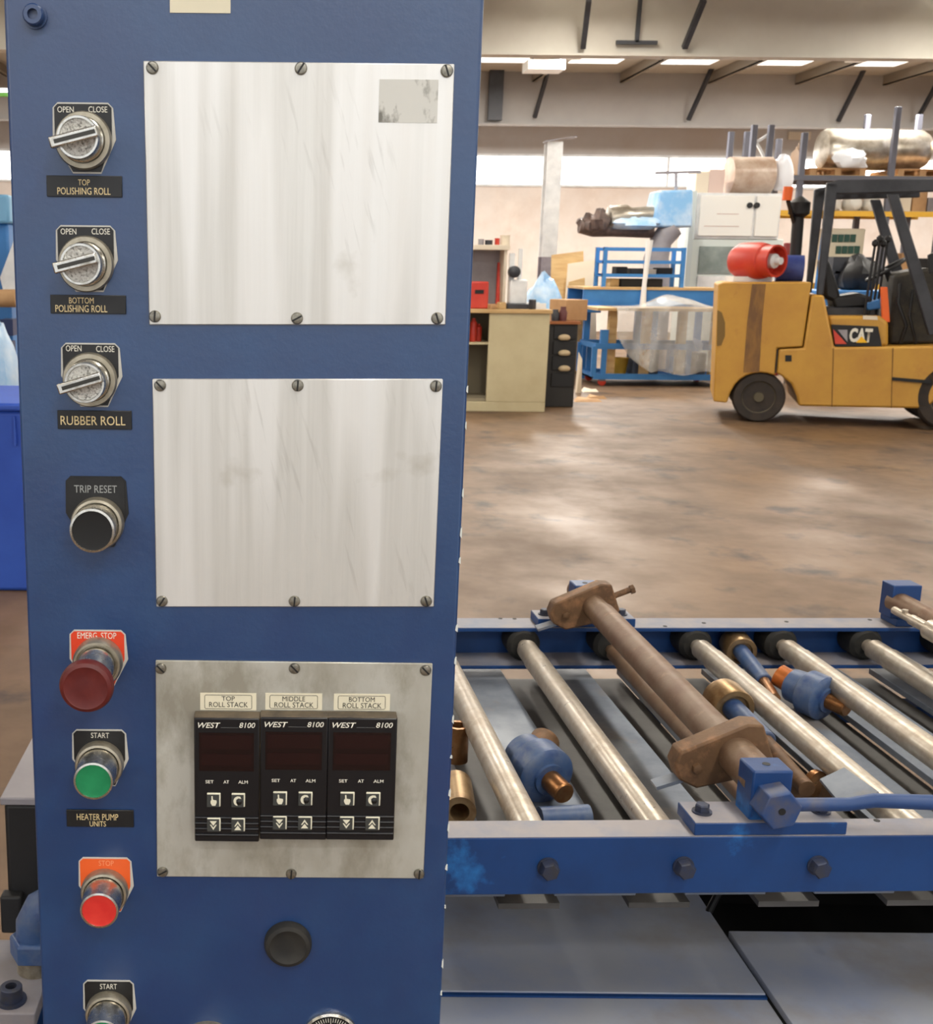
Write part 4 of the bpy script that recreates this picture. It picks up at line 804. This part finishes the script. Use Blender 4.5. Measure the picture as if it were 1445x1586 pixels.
# white column
Y = 20.0; zc_ = Z_(219, Y, 852); x0 = X_(842, Y, 350); x1 = X_(865, Y, 350)
co = thing('steel_column', ((x0+x1)/2, Y + 0.15, 0), 'white-painted steel column with a scuffed grey foot and cap plate', 'column')
zg = Z_(398, Y, 850)
for (z0_, z1_, mm) in ((0, zg, mat('scuffed_grey_purple', (150, 144, 152), 0.6, 0, (128, 122, 132), 5)), (zg, zc_, white_paint)):
    MB().box((x0, Y, z0_), (x1, Y + 0.02, z1_)).box((x0, Y + 0.28, z0_), (x1, Y + 0.30, z1_)).box(((x0+x1)/2 - 0.01, Y + 0.02, z0_), ((x0+x1)/2 + 0.01, Y + 0.28, z1_)).build('shaft', mm, co)
MB().prism([(x0 - 0.02, Y - 0.02, zc_), (x1 + 0.02, Y - 0.02, zc_ + 0.06), (x1 + 0.22, Y - 0.02, zc_ + 0.07), (x1 + 0.22, Y - 0.02, zc_ + 0.09), (x0 - 0.02, Y - 0.02, zc_ + 0.02)], (0, 0.34, 0)).build('cap_plate', grey_paint, co)
# timber and tarpaulin heap behind the column
Y = 16.62; o = thing('plywood_stack', (X_(895, Y, 430), Y + 0.3, 0), 'plywood sheets leaning on edge behind the blue bench', 'plywood')
for i, (a, b, t, lean) in enumerate(((866, 925, 388, 0.25), (880, 938, 402, 0.15), (870, 916, 430, 0.05))):
    xa, xb, zt_2 = X_(a, Y, 430), X_(b, Y, 430), Z_(t, Y, 895)
    MB().prism([(xa, Y + 0.15 * (2 - i), 0), (xb, Y + 0.15 * (2 - i), 0), (xb - 0.08, Y + lean + 0.15 * (2 - i), zt_2), (xa + 0.06 * i, Y + lean + 0.15 * (2 - i), zt_2 - 0.06)], (0, 0.03, 0)).build('plywood_sheet', (wood, cream_box, wood)[i], o)
Y = 15.9; p = PY(868, 455, Y); q = PY(892, 440, Y)
tag(MB().blob(((p.x + q.x)/2 - 0.36, Y - 0.1, 0.545), (0.30, 0.22, 0.78), 4, 0.13, 24, 14).build('blue_tarpaulin', wrap_blue), 'crumpled pale blue tarpaulin heaped against the plywood', 'tarpaulin')
# blue bench with long apron
Y = 15.62; xa, xb = X_(903, Y, 465), X_(1125, Y, 465); za, zb = Z_(479, Y, 1000), Z_(449, Y, 1000)
bb = thing('blue_bench', ((xa+xb)/2, Y + 0.5, 0), 'long blue steel bench with a deep apron and wooden top', 'bench')
MB().box((xa, Y, za), (xb, Y + 0.04, zb)).box((xa, Y + 0.86, za), (xb, Y + 0.9, zb)).build('apron', bright_blue, bb, bevel=0.005)
MB().box((xa, Y - 0.01, zb), (xb, Y + 0.92, zb + 0.03)).build('top_board', wood, bb)
MB().box((X_(884, Y, 475), Y - 0.05, za - 0.05), (X_(930, Y, 475), Y + 0.4, za + 0.05)).build('end_block', bright_blue, bb, bevel=0.01)
for x in (xa + 0.05, (xa + xb)/2, xb - 0.1):
    for yy in (Y + 0.05, Y + 0.78): MB().box((x, yy, 0), (x + 0.08, yy + 0.08, za + 0.05)).build('leg', bright_blue, bb)
# blue open rack on the bench
Yr = 15.87; zb2 = zb + 0.03; xa, xb = X_(934, Yr, 415), X_(1061, Yr, 415)
rk = thing('blue_rack', ((xa+xb)/2, Yr + 0.2, zb2), 'open blue tube rack with three rails standing on the blue bench', 'rack')
ztop = Z_(383, Yr, 1000)
for x in (xa, xb - 0.05):
    for yy in (Yr, Yr + 0.4): MB().box((x, yy, zb2), (x + 0.05, yy + 0.05, ztop)).build('post', bright_blue, rk)
for py in (386, 406, 427):
    z = Z_(py, Yr, 1000)
    for yy in (Yr + 0.005, Yr + 0.405): MB().box((xa, yy, z - 0.022), (xb, yy + 0.04, z + 0.022)).build('rail', bright_blue, rk)
for py in (408, 429):
    z = Z_(py, Yr, 1000); MB().box((xa + 0.03, Yr + 0.04, z), (xb - 0.03, Yr + 0.41, z + 0.012)).build('shelf', bright_blue, rk)
z = Z_(429, Yr, 1000) + 0.012
for i, (px, w, h, mm, lab) in enumerate(((968, 0.09, 0.12, black_m, 'black box on the lower shelf of the blue rack'), (992, 0.10, 0.10, dark_grey, 'dark grey box on the lower shelf of the blue rack'), (1014, 0.08, 0.09, cream_box, 'cream carton on the lower shelf of the blue rack'), (1036, 0.12, 0.11, black_m, 'black crate at the lower shelf end of the blue rack'))):
    x = X_(px, Yr, 420); tag(MB().box((x - w, Yr + 0.1, z), (x + w * 0.7, Yr + 0.32, z + h)).build('parts_box', mm, bevel=0.008), lab, 'box')
for i, (a, b, mm, lab) in enumerate(((948, 962, wood, 'upright wooden block beneath the blue rack'), (965, 1030, black_m, 'low black case beneath the blue rack'))):
    tag(MB().box((X_(a, Yr, 440), Yr + 0.1, zb2), (X_(b, Yr, 440), Yr + 0.33, Z_(432, Yr, 1000))).build('stored_block', mm, bevel=0.006), lab, 'block')
# wrapped extruder behind the bench
Y = 17.2; o = thing('wrapped_extruder', (X_(1000, Y, 380), Y, 0), 'extruder head wrapped in pale blue plastic on a curved grey stand', 'machine')
MB().path([(X_(1020, Y, 420), Y, 0), PY(1018, 440, Y), PY(1016, 400, Y), PY(1024, 372, Y), PY(1042, 352, Y)], [0.2, 0.2, 0.18, 0.16, 0.16], 14).build('stand', grey_paint, o)
MB().path([PY(897, 350, Y), PY(920, 352, Y), PY(950, 356, Y), PY(1010, 356, Y)], [0.10, 0.14, 0.10, 0.12], 12).build('gearbox', mat('oily_brown', (104, 84, 76), 0.6, 0, (64, 54, 52), 8), o)
MB().blob(tuple(PY(912, 348, Y)), (0.15, 0.15, 0.13), 61, 0.4).blob(tuple(PY(928, 344, Y - 0.1)), (0.12, 0.12, 0.16), 62, 0.4).build('drive_motor', MATS['oily_brown'], o)
MB().lathe(PY(940, 338, Y), PY(1010, 332, Y) - PY(940, 338, Y), [(0.10, 0), (0.17, 0.03), (0.17, 0.28), (0.12, 0.36), (0.12, 0.75)], 18).build('barrel', silver_wrap, o)
MB().blob(tuple(PY(985, 348, Y - 0.1)), (0.34, 0.2, 0.10), 8, 0.25).build('plastic_wrap', wrap_blue, o)
MB().prism([PY(1022, 295, Y - 0.15), PY(1074, 293, Y - 0.15), PY(1073, 352, Y - 0.15), PY(1010, 352, Y - 0.15), PY(1014, 330, Y - 0.15)], (0, 0.5, 0)).build('wrapped_hopper', wrap_blue, o, bevel=0.03)
MB().cyl(PY(1047, 295, Y), PY(1047, 268, Y), 0.025, n=8).bar(PY(1015, 268, Y), PY(1085, 266, Y), 0.04, 0.04).build('lifting_bar', grey_paint, o)
MB().path([PY(1006, 372, 15.55), PY(1003, 400, 15.54), PY(998, 440, 15.54), PY(995, 478, 15.54)], [0.05, 0.035, 0.03, 0.045], 8).build('hanging_strip', mat('white_plastic_strip', (226, 224, 222), 0.4), o)
# blue trolley with plastic sheet
Y = 14.7; xa, xb = X_(921, Y, 560), X_(1130, Y, 560)
tr = thing('blue_trolley', ((xa+xb)/2, Y + 0.4, 0), 'blue tube-frame trolley on castors loaded beneath a wooden board', 'trolley')
zl, zu = Z_(584, Y, 1000), Z_(537, Y, 1000)
for z in (zl, zu):
    for yy in (Y, Y + 0.75): MB().box((xa, yy, z - 0.035), (xb, yy + 0.05, z + 0.035)).build('rail', bright_blue, tr)
    for x in (xa, xb - 0.05): MB().box((x, Y + 0.05, z - 0.03), (x + 0.05, Y + 0.75, z + 0.03)).build('end_rail', bright_blue, tr)
for px in (917, 932, 1036, 1063):
    x = X_(px, Y, 560)
    for yy in (Y + 0.004, Y + 0.752): MB().box((x, yy, zl), (x + 0.06, yy + 0.045, zu)).build('post', bright_blue, tr)
MB().box((X_(931, Y, 520), Y + 0.01, zu), (X_(943, Y, 520), Y + 0.06, Z_(511, Y, 937))).build('stanchion', bright_blue, tr)
MB().box((xa, Y + 0.05, zl - 0.03), (xb, Y + 0.75, zl - 0.01)).build('deck', bright_blue, tr)
for (x, yy) in ((xa + 0.12, Y + 0.05), (xb - 0.15, Y + 0.05), (xa + 0.12, Y + 0.7), (xb - 0.15, Y + 0.7)):
    cs = MB().lathe((x, yy - 0.02, 0.05), (0, 1, 0), [(0.03, 0), (0.05, 0.005), (0.05, 0.035), (0.03, 0.04)], 18).build('castor', red_m, tr)
    MB().box((x - 0.04, yy - 0.025, 0.06), (x + 0.04, yy + 0.025, zl - 0.03)).build('castor_fork', grey_paint, cs)
zbd = Z_(482, Y, 1000)
for (px) in (946, 1000, 1055, 1108):
    x = X_(px, Y, 520); MB().box((x, Y + 0.1, zl - 0.01), (x + 0.10, Y + 0.2, zbd)).build('timber_post', wood, tr)
MB().box((X_(926, Y, 480), Y, zbd), (xb, Y + 0.8, zbd + 0.035)).build('top_board', wood, tr)
for i, (a, b, h, mm, lab) in enumerate(((962, 985, 0.22, mat('ochre_plastic', (176, 140, 40), 0.6), 'ochre bucket on the blue trolley deck'), (990, 1030, 0.35, mat('slate_box', (74, 80, 92), 0.6), 'slate grey motor box on the blue trolley deck'), (1070, 1105, 0.30, mat('slate_box2', (92, 96, 104), 0.6), 'grey box on the trolley deck behind the plastic sheet'))):
    xx0, xx1 = X_(a, Y, 570), X_(b, Y, 570)
    if i == 0: ob = MB().lathe(((xx0+xx1)/2, Y + 0.4, zl - 0.01), (0, 0, 1), [(0.08, 0), (0.11, h), (0.10, h), (0.075, 0.02)], 18).build('bucket', mm)
    else: ob = MB().box((xx0, Y + 0.25, zl - 0.01), (xx1, Y + 0.6, zl - 0.01 + h)).build('motor_box', mm, bevel=0.02)
    tag(ob, lab, 'bucket' if i == 0 else 'box')
# hump under the sheet, and the clear sheet hanging down the front
m = MB(); vs_ = []; fs_ = []; nu, nv = 90, 18
ztb = zbd + 0.036
for j in range(nv + 1):
    for i in range(nu + 1):
        u = i / nu; px = 952 + u * 172; xx = X_(px, Y, 520)
        hump = math.exp(-((u - 0.60) / 0.2) ** 2) * 0.17 + 0.008
        if j <= 6: t = j / 6; y = Y + 0.7 - t * 0.72; z = ztb + hump * math.sin(math.pi * min(1, 0.15 + t * 0.75)) * (1 - 0.2 * math.sin(9 * u + 4 * t))
        else: t = (j - 6) / (nv - 6); y = Y - 0.03 - (0.04 * math.sin(19 * u + 2 * t) + 0.015 * math.sin(47 * u + 5 * t)) * (0.25 + 0.75 * t) - 0.08 * t; z = ztb + hump * math.sin(math.pi * 0.9) - t * (ztb - zl + 0.02) * (0.40 + 0.55 * min(1, u * 3.2) + 0.05 * math.sin(13 * u))
        vs_.append((xx, y, z))
for j in range(nv):
    for i in range(nu): fs_.append((j*(nu+1)+i, j*(nu+1)+i+1, (j+1)*(nu+1)+i+1, (j+1)*(nu+1)+i))
so = m.add(vs_, fs_).build('plastic_sheet', wrap_clear); so.modifiers.new('thick', 'SOLIDIFY').thickness = 0.002
tag(so, 'clear crumpled plastic sheet draped over the load on the blue trolley', 'plastic sheet')
# white electrical cabinets
Y = 18.0; o = thing('white_cabinet', (X_(1140, Y, 350), Y + 0.4, 0), 'white two-door electrical cabinet above a glazed machine section', 'electrical cabinet')
MB().box((X_(1077, Y, 350), Y, Z_(370, Y, 1140)), (X_(1207, Y, 350), Y + 0.7, Z_(299, Y, 1140))).build('body', white_paint, o, bevel=0.01)
for (a, b) in ((1081, 1164), (1168, 1204)):
    d = MB().box((X_(a, Y, 350), Y - 0.03, Z_(366, Y, 1140)), (X_(b, Y, 350), Y, Z_(303, Y, 1140))).build('door', mat('white_door', (232, 230, 224), 0.5), o, bevel=0.008)
    MB().lathe(PY(1161 if a < 1100 else 1172, 318, Y - 0.03), (0, -1, 0), [(0.045, 0), (0.04, 0.03)], 12).build('door_handle', black_m, d)
for (a, b, py) in ((1108, 1142, 331), (1090, 1144, 350)): MB().box((X_(a, Y, 340), Y - 0.034, Z_(py + 1, Y, 1120)), (X_(b, Y, 340), Y - 0.03, Z_(py, Y, 1120))).build('door_trim', mat('trim_pink', (196, 170, 160), 0.6), o)
MB().box((X_(1070, Y, 400), Y + 0.02, 0), (X_(1212, Y, 400), Y + 0.68, Z_(370, Y, 1140))).build('lower_body', mat('pale_green_grey', (206, 214, 210), 0.55), o, bevel=0.01)
for (a, b) in ((1083, 1158), (1166, 1206)):
    MB().box((X_(a, Y, 400), Y, Z_(424, Y, 1140)), (X_(b, Y, 400), Y + 0.03, Z_(382, Y, 1140))).build('glazing', mat('smoky_glass', (122, 134, 130), 0.2, 0, (150, 160, 154), 3), o)
    MB().box((X_(a, Y, 400), Y, Z_(448, Y, 1140)), (X_(b, Y, 400), Y + 0.02, Z_(428, Y, 1140))).build('lower_panel', white_paint, o)
MB().box((X_(1064, Y, 370), Y - 0.05, 0), (X_(1072, Y, 370), Y + 0.1, Z_(296, Y, 1070))).build('corner_post', mat('post_pale', (196, 206, 206), 0.5), o)
zt3 = Z_(299, Y, 1140)
for i, (a, b, t, mm, lab) in enumerate(((1056, 1098, 266, cream_box, 'cream carton behind the top of the white cabinet'), (1098, 1122, 262, mat('pink_carton', (214, 190, 180), 0.7), 'pinkish carton standing on the white cabinet'))):
    yy = Y + 0.1; tag(MB().box((X_(max(a, 1078), yy, 280), yy, zt3), (X_(b, yy, 280), yy + 0.4, Z_(t, yy, 1100))).build('carton', mm, bevel=0.006), lab, 'carton')
c0 = PY(1128, 272, Y + 0.3); c1 = PY(1192, 272, Y + 0.3); rr0 = c0.z - zt3
tag(MB().cyl(c0, c1, rr0, n=24).build('brown_roll', mat('brown_film', (176, 150, 130), 0.35, 0, (204, 186, 170), 4)), 'brown film-wrapped roll lying on the white cabinet', 'roll')
a = PY(1214, 270, Y + 0.2); tag(MB().blob((a.x, Y + 0.25, a.z - 0.02), (0.17, 0.15, 0.30), 5, 0.12).build('white_sack', mat('white_sack', (232, 234, 240), 0.6)), 'white plastic sack standing at the end of the white cabinet', 'sack')
# pallet racking
Y = 19.6
rack = thing('pallet_racking', (X_(1300, Y, 300), Y + 0.6, 0), 'tall grey pallet racking with yellow beams behind the forklift', 'racking')
for (px, t) in ((1167, 193), (1193, 193), (1246, 205), (1386, 165), (1470, 165)):
    x = X_(px, Y, 230); MB().box((x - 0.045, Y, 0), (x + 0.045, Y + 0.08, Z_(t, Y, px))).build('upright', mat('rack_grey', (98, 100, 112), 0.55), rack, bevel=0.006)
    MB().box((x - 0.045, Y + 1.0, 0), (x + 0.045, Y + 1.08, Z_(t, Y, px))).build('upright', MATS['rack_grey'], rack, bevel=0.006)
for (a, b, c, d) in ((1169, 216, 1184, 244), (1169, 222, 1191, 208)): MB().bar(PY(a, b, Y + 0.1), PY(c, d, Y + 0.1), 0.04, 0.04).build('rack_brace', white_paint, rack)
for (py, mm) in ((331, mat('rack_yellow', (232, 182, 60), 0.5)), (276, MATS['rack_grey']), (444, MATS['rack_yellow'])):
    for yy in (Y - 0.02, Y + 1.04):
        MB().box((X_(1205, Y, py), yy, Z_(py + 4, Y, 1300)), (X_(1475, Y, py), yy + 0.05, Z_(py - 4, Y, 1300))).build('beam', mm, rack)
    MB().box((X_(1205, Y, py), Y + 0.03, Z_(py - 3, Y, 1300)), (X_(1475, Y, py), Y + 1.04, Z_(py - 5, Y, 1300))).build('shelf_board', wood, rack)
zsh = Z_(271, Y, 1300); r_ = 0.33
def pallet(px0, px1, z, lab):
    o = thing('wooden_pallet', (X_((px0+px1)/2, Y, 270), Y + 0.5, z), lab, 'pallet'); xa, xb = X_(px0, Y, 270), X_(px1, Y, 270)
    for k in range(3): MB().box((xa + (xb-xa-0.1)*k/2, Y + 0.03, z), (xa + (xb-xa-0.1)*k/2 + 0.1, Y + 0.97, z + 0.09)).build('bearer', card, o)
    for k in range(6): MB().box((xa, Y + 0.02 + 0.165*k, z + 0.09), (xb, Y + 0.02 + 0.165*k + 0.11, z + 0.11)).build('slat', card, o)
pallet(1256, 1342, zsh, 'wooden pallet on the top beam beneath the foil-wrapped roll'); pallet(1392, 1470, zsh, 'wooden pallet on the top beam beyond the rack upright')
c0 = PY(1272, 232, Y + 0.5); c1 = PY(1432, 232, Y + 0.5); zz = zsh + 0.11 + r_
tag(MB().lathe((c0.x, Y + 0.5, zz), (1, 0, 0), [(0.12, -0.05), (r_*0.9, 0), (r_, 0.06), (r_*0.97, 0.5), (r_, 0.9), (r_*0.97, c1.x - c0.x - 0.1), (r_*0.8, c1.x - c0.x), (0.1, c1.x - c0.x + 0.06)], 32).build('foil_roll', silver_wrap), 'large shiny foil-wrapped roll on the top of the racking', 'roll')
a = PY(1318, 262, Y); tag(MB().blob((a.x, Y + 0.02, zsh + 0.11 + 0.115), (0.26, 0.14, 0.16), 9, 0.3).build('white_bundle', mat('white_sheet', (228, 232, 238), 0.5)), 'crumpled white sheet bundle in front of the foil roll', 'bundle')
a = PY(1252, 262, Y); tag(MB().blob((a.x - 0.06, Y + 0.3, zsh + 0.20), (0.085, 0.2, 0.28), 11, 0.25).build('brown_bundle', mat('brown_bundle', (140, 118, 98), 0.6)), 'brown wrapped bundle beside the foil roll end', 'bundle')
zsh2 = Z_(326, Y, 1300)
zsh3 = Z_(439, Y, 1300)
for i, (px, h, r0) in enumerate(((1316, 0.20, 0.05), (1337, 0.30, 0.035), (1350, 0.36, 0.04), (1362, 0.26, 0.045))):
    tag(MB().lathe((X_(px, Y, 420), Y + 0.12, zsh3), (0, 0, 1), [(r0, 0), (r0, h*0.7), (r0*0.5, h*0.82), (r0*0.5, h)], 14).build('white_bottle', white_paint), ('squat white bottle at the seat end of the lower rack shelf', 'slim white bottle next to the squat one on the rack shelf', 'tallest white bottle on the lower rack shelf', 'medium white bottle beyond the tallest on the rack shelf')[i], 'bottle')
zs4 = Z_(439, Y, 1300)
o = thing('indicator_cabinet', (X_(1310, Y, 380), Y + 0.5, zs4), 'beige cabinet with two rows of dark green windows on the rack', 'cabinet')
MB().box((X_(1284, Y + 0.3, 380), Y + 0.3, zs4), (X_(1338, Y + 0.3, 380), Y + 0.8, Z_(354, Y + 0.3, 1310))).build('body', mat('pale_beige', (206, 200, 180), 0.6), o, bevel=0.01)
for (py, n0, x0p) in ((369, 4, 1289), (387, 4, 1295)):
    for k in range(n0): fbox(x0p + k * 9.5, x0p + 8 + k * 9.5, py - 6, py + 6, Y + 0.28, 0.02).build('window', mat('bottle_green', (36, 74, 62), 0.35), o)
for i, (px, w, h) in enumerate(((1296, 0.13, 0.15), (1326, 0.14, 0.18), (1355, 0.13, 0.16))):
    a = X_(px, Y, 345); tag(MB().blob((a, Y + 0.25, zsh2 + 0.0 + 0.7 * h), (w, 0.2, h), 20 + i, 0.15).build('white_bag', mat('white_bag', (226, 224, 216), 0.6)), ('white bag on the rack shelf next to the guard post', 'middle white bag slumped on the rack shelf', 'white bag on the rack shelf next to the upright')[i], 'bag')
for i, (a, b, t, mm, n, lab, cat) in enumerate(((1341, 1366, 404, dark_grey, 'parts_crate', 'dark grey crate on the lower rack shelf beside the green-windowed cabinet', 'crate'), (1394, 1418, 392, card, 'parts_crate', 'brown carton on the lower rack shelf beyond the upright', 'carton'), (1422, 1450, 400, black_m, 'parts_crate', 'black crate on the lower rack shelf by the frame of the forklift', 'crate'))):
    tag(MB().box((X_(a, Y + 0.4, 420), Y + 0.4, zs4), (X_(b, Y + 0.4, 420), Y + 0.85, Z_(t, Y + 0.4, a))).build(n, mm, bevel=0.01), lab, cat)
for i, (a, b, t, mm, lab) in enumerate(((1392, 1412, 303, cream_box, 'cream carton on the middle rack shelf beyond the upright'), (1414, 1436, 296, card, 'brown carton next to the cream one on the middle rack shelf'), (1438, 1462, 306, grey_paint, 'grey carton at the end of the middle rack shelf'))):
    tag(MB().box((X_(a, Y + 0.2, 310), Y + 0.2, zsh2), (X_(b, Y + 0.2, 310), Y + 0.7, Z_(t, Y + 0.2, a))).build('stock_carton', mm, bevel=0.008), lab, 'carton')
a = PY(1446, 240, Y); tag(MB().blob((a.x + 0.52, Y + 0.3, zsh + 0.11 + 0.20), (0.24, 0.3, 0.28), 71, 0.35).build('scrap_bundle', silver_wrap), 'crumpled metal scrap bundle on the pallet beyond the rack upright', 'bundle')
for i, (px, r0) in enumerate(((1268, 0.028), (1275, 0.022))):
    x = X_(px, Y - 0.2, 380); tag(MB().cyl((x, Y - 0.2, 0), (x + 0.12, Y - 0.08, Z_(300 + 12 * i, Y - 0.2, px)), r0, n=10).build('leaning_pipe', (bright_blue, grey_paint)[i]), ('blue pipe leaning on the racking behind the guard post', 'grey pipe leaning on the racking behind the guard post')[i], 'pipe')
o = thing('paper_sign', PY(1240, 210, 26.9), 'cream notice board high on the back wall', 'sign')
pbox(1222, 204, 1256, 216, 26.93, 0.06).build('board', cream_box, o)
# stored machinery mass between the rack and forklift
Y = 14.6
o = thing('stored_machine', (X_(1300, Y, 470), Y + 0.4, 0), 'blue machine table with dark hoses behind the forklift seat', 'machine')
MB().box((X_(1262, Y, 470), Y, Z_(476, Y, 1300)), (X_(1470, Y, 470), Y + 0.8, Z_(450, Y, 1300))).build('table', bright_blue, o, bevel=0.01)
MB().box((X_(1266, Y, 470), Y + 0.05, 0), (X_(1460, Y, 470), Y + 0.75, Z_(476, Y, 1300))).build('base', dark_grey, o)
MB().blob((X_(1352, Y, 420), Y + 0.4, Z_(450, Y, 1350) + 0.16), (0.22, 0.25, 0.24), 31, 0.3).build('hose_bundle', black_m, o)
fbox(1290, 1350, 398, 424, Y + 0.5, 0.15).build('crossbar', dark_grey, o)
fbox(1292, 1300, 420, 452, Y + 0.5, 0.1).build('crossbar_post', dark_grey, o); fbox(1338, 1346, 420, 452, Y + 0.5, 0.1).build('crossbar_post', dark_grey, o)
# orange rolls and red board seen between exhaust stack and guard post
Y = 16.4
for (a, b, t, mm, n, lab, cat) in ((1215, 1224, 376, mat('maroon', (124, 40, 36), 0.6), 'maroon_board', 'maroon board standing beside the white cabinet', 'board'), (1256, 1263, 374, orange_m, 'orange_tube', 'orange and red tube standing behind the forklift exhaust', 'tube')):
    tag(MB().box((X_(a, Y, 400), Y, 0), (X_(b, Y, 400), Y + 0.08, Z_(t, Y, a))).build(n, mm, bevel=0.01), lab, cat)

# ================================================================== LEFT OF THE PILLAR
Y = 5.1; xr = X_(75, Y, 780); zt = Z_(636, Y, 10)
wb_ = thing('wheeled_bin', (xr - 0.35, Y + 0.35, 0), 'bright blue plastic bin with a lipped lid behind the pillar', 'bin')
MB().add([(xr-0.62, Y+0.06, 0.0), (xr-0.04, Y+0.06, 0.0), (xr-0.04, Y+0.6, 0.0), (xr-0.62, Y+0.6, 0.0), (xr-0.70, Y, zt), (xr, Y, zt), (xr, Y+0.68, zt), (xr-0.70, Y+0.68, zt)], [(0,3,2,1),(4,5,6,7),(0,1,5,4),(1,2,6,5),(2,3,7,6),(3,0,4,7)]).build('tub', bin_blue, wb_, bevel=0.02)
MB().box((xr - 0.73, Y - 0.03, zt), (xr + 0.02, Y + 0.72, zt + 0.035)).build('lid', bin_blue, wb_, bevel=0.012)
for px in (22,): MB().box((X_(px, Y, 670), Y - 0.01, Z_(690, Y, px)), (X_(px + 3, Y, 670), Y + 0.02, Z_(645, Y, px))).build('moulded_rib', bin_blue, wb_)
Y = 8.2
o = thing('blue_press', (X_(-60, Y, 400), Y + 0.5, 0), 'tall blue machine with pale hood seen past the pillar edge', 'machine')
fbox(-200, 14, 300, 345, Y, 0.8).build('hood', mat('sky_blue', (120, 176, 214), 0.5), o, bevel=0.02)
MB().box((X_(-200, Y, 400), Y + 0.05, 0), (X_(12, Y, 400), Y + 0.8, Z_(345, Y, 0))).build('body', bright_blue, o, bevel=0.02)
MB().prism([PY(0, 430, Y - 0.2), PY(24, 365, Y - 0.2), PY(34, 470, Y - 0.2), PY(10, 470, Y - 0.2)], (0, 0.25, 0)).build('guard_plate', white_paint, o)
MB().cyl(PY(-10, 462, Y - 0.2), PY(26, 462, Y - 0.2), 0.06, n=14).build('pipe', card, o)
for i, (a, b, c, d) in enumerate(((0, 20, 495, 520), (-5, 14, 530, 560))): fbox(a, b, c, d, Y - 0.15, 0.2).build('dark_bracket', mat('navy_part', (24, 40, 84), 0.5), o)
Y = 7.0; tag(MB().blob((X_(-6, Y, 560), Y, 0.47), (0.17, 0.25, 0.675), 44, 0.1).build('wrapped_pallet_load', wrap_blue), 'stretch-wrapped pale blue bundle standing behind the blue bin', 'bundle')
o = thing('hanging_lamp', PY(-10, 140, 15.0), 'white tube lamp with green edge hung far left of the pillar', 'light')
fbox(-160, 11, 136, 142, 15.0, 0.08).build('tube', daylight, o); fbox(-160, 12, 142, 148, 15.0, 0.1).build('green_edge', mat('lamp_green', (120, 200, 90), 0.5), o)
a = PY(-60, 136, 15.05); MB().cyl(a, (a.x, a.y, ROOF), 0.012, n=8).build('hanger_rod', dark_grey, o)
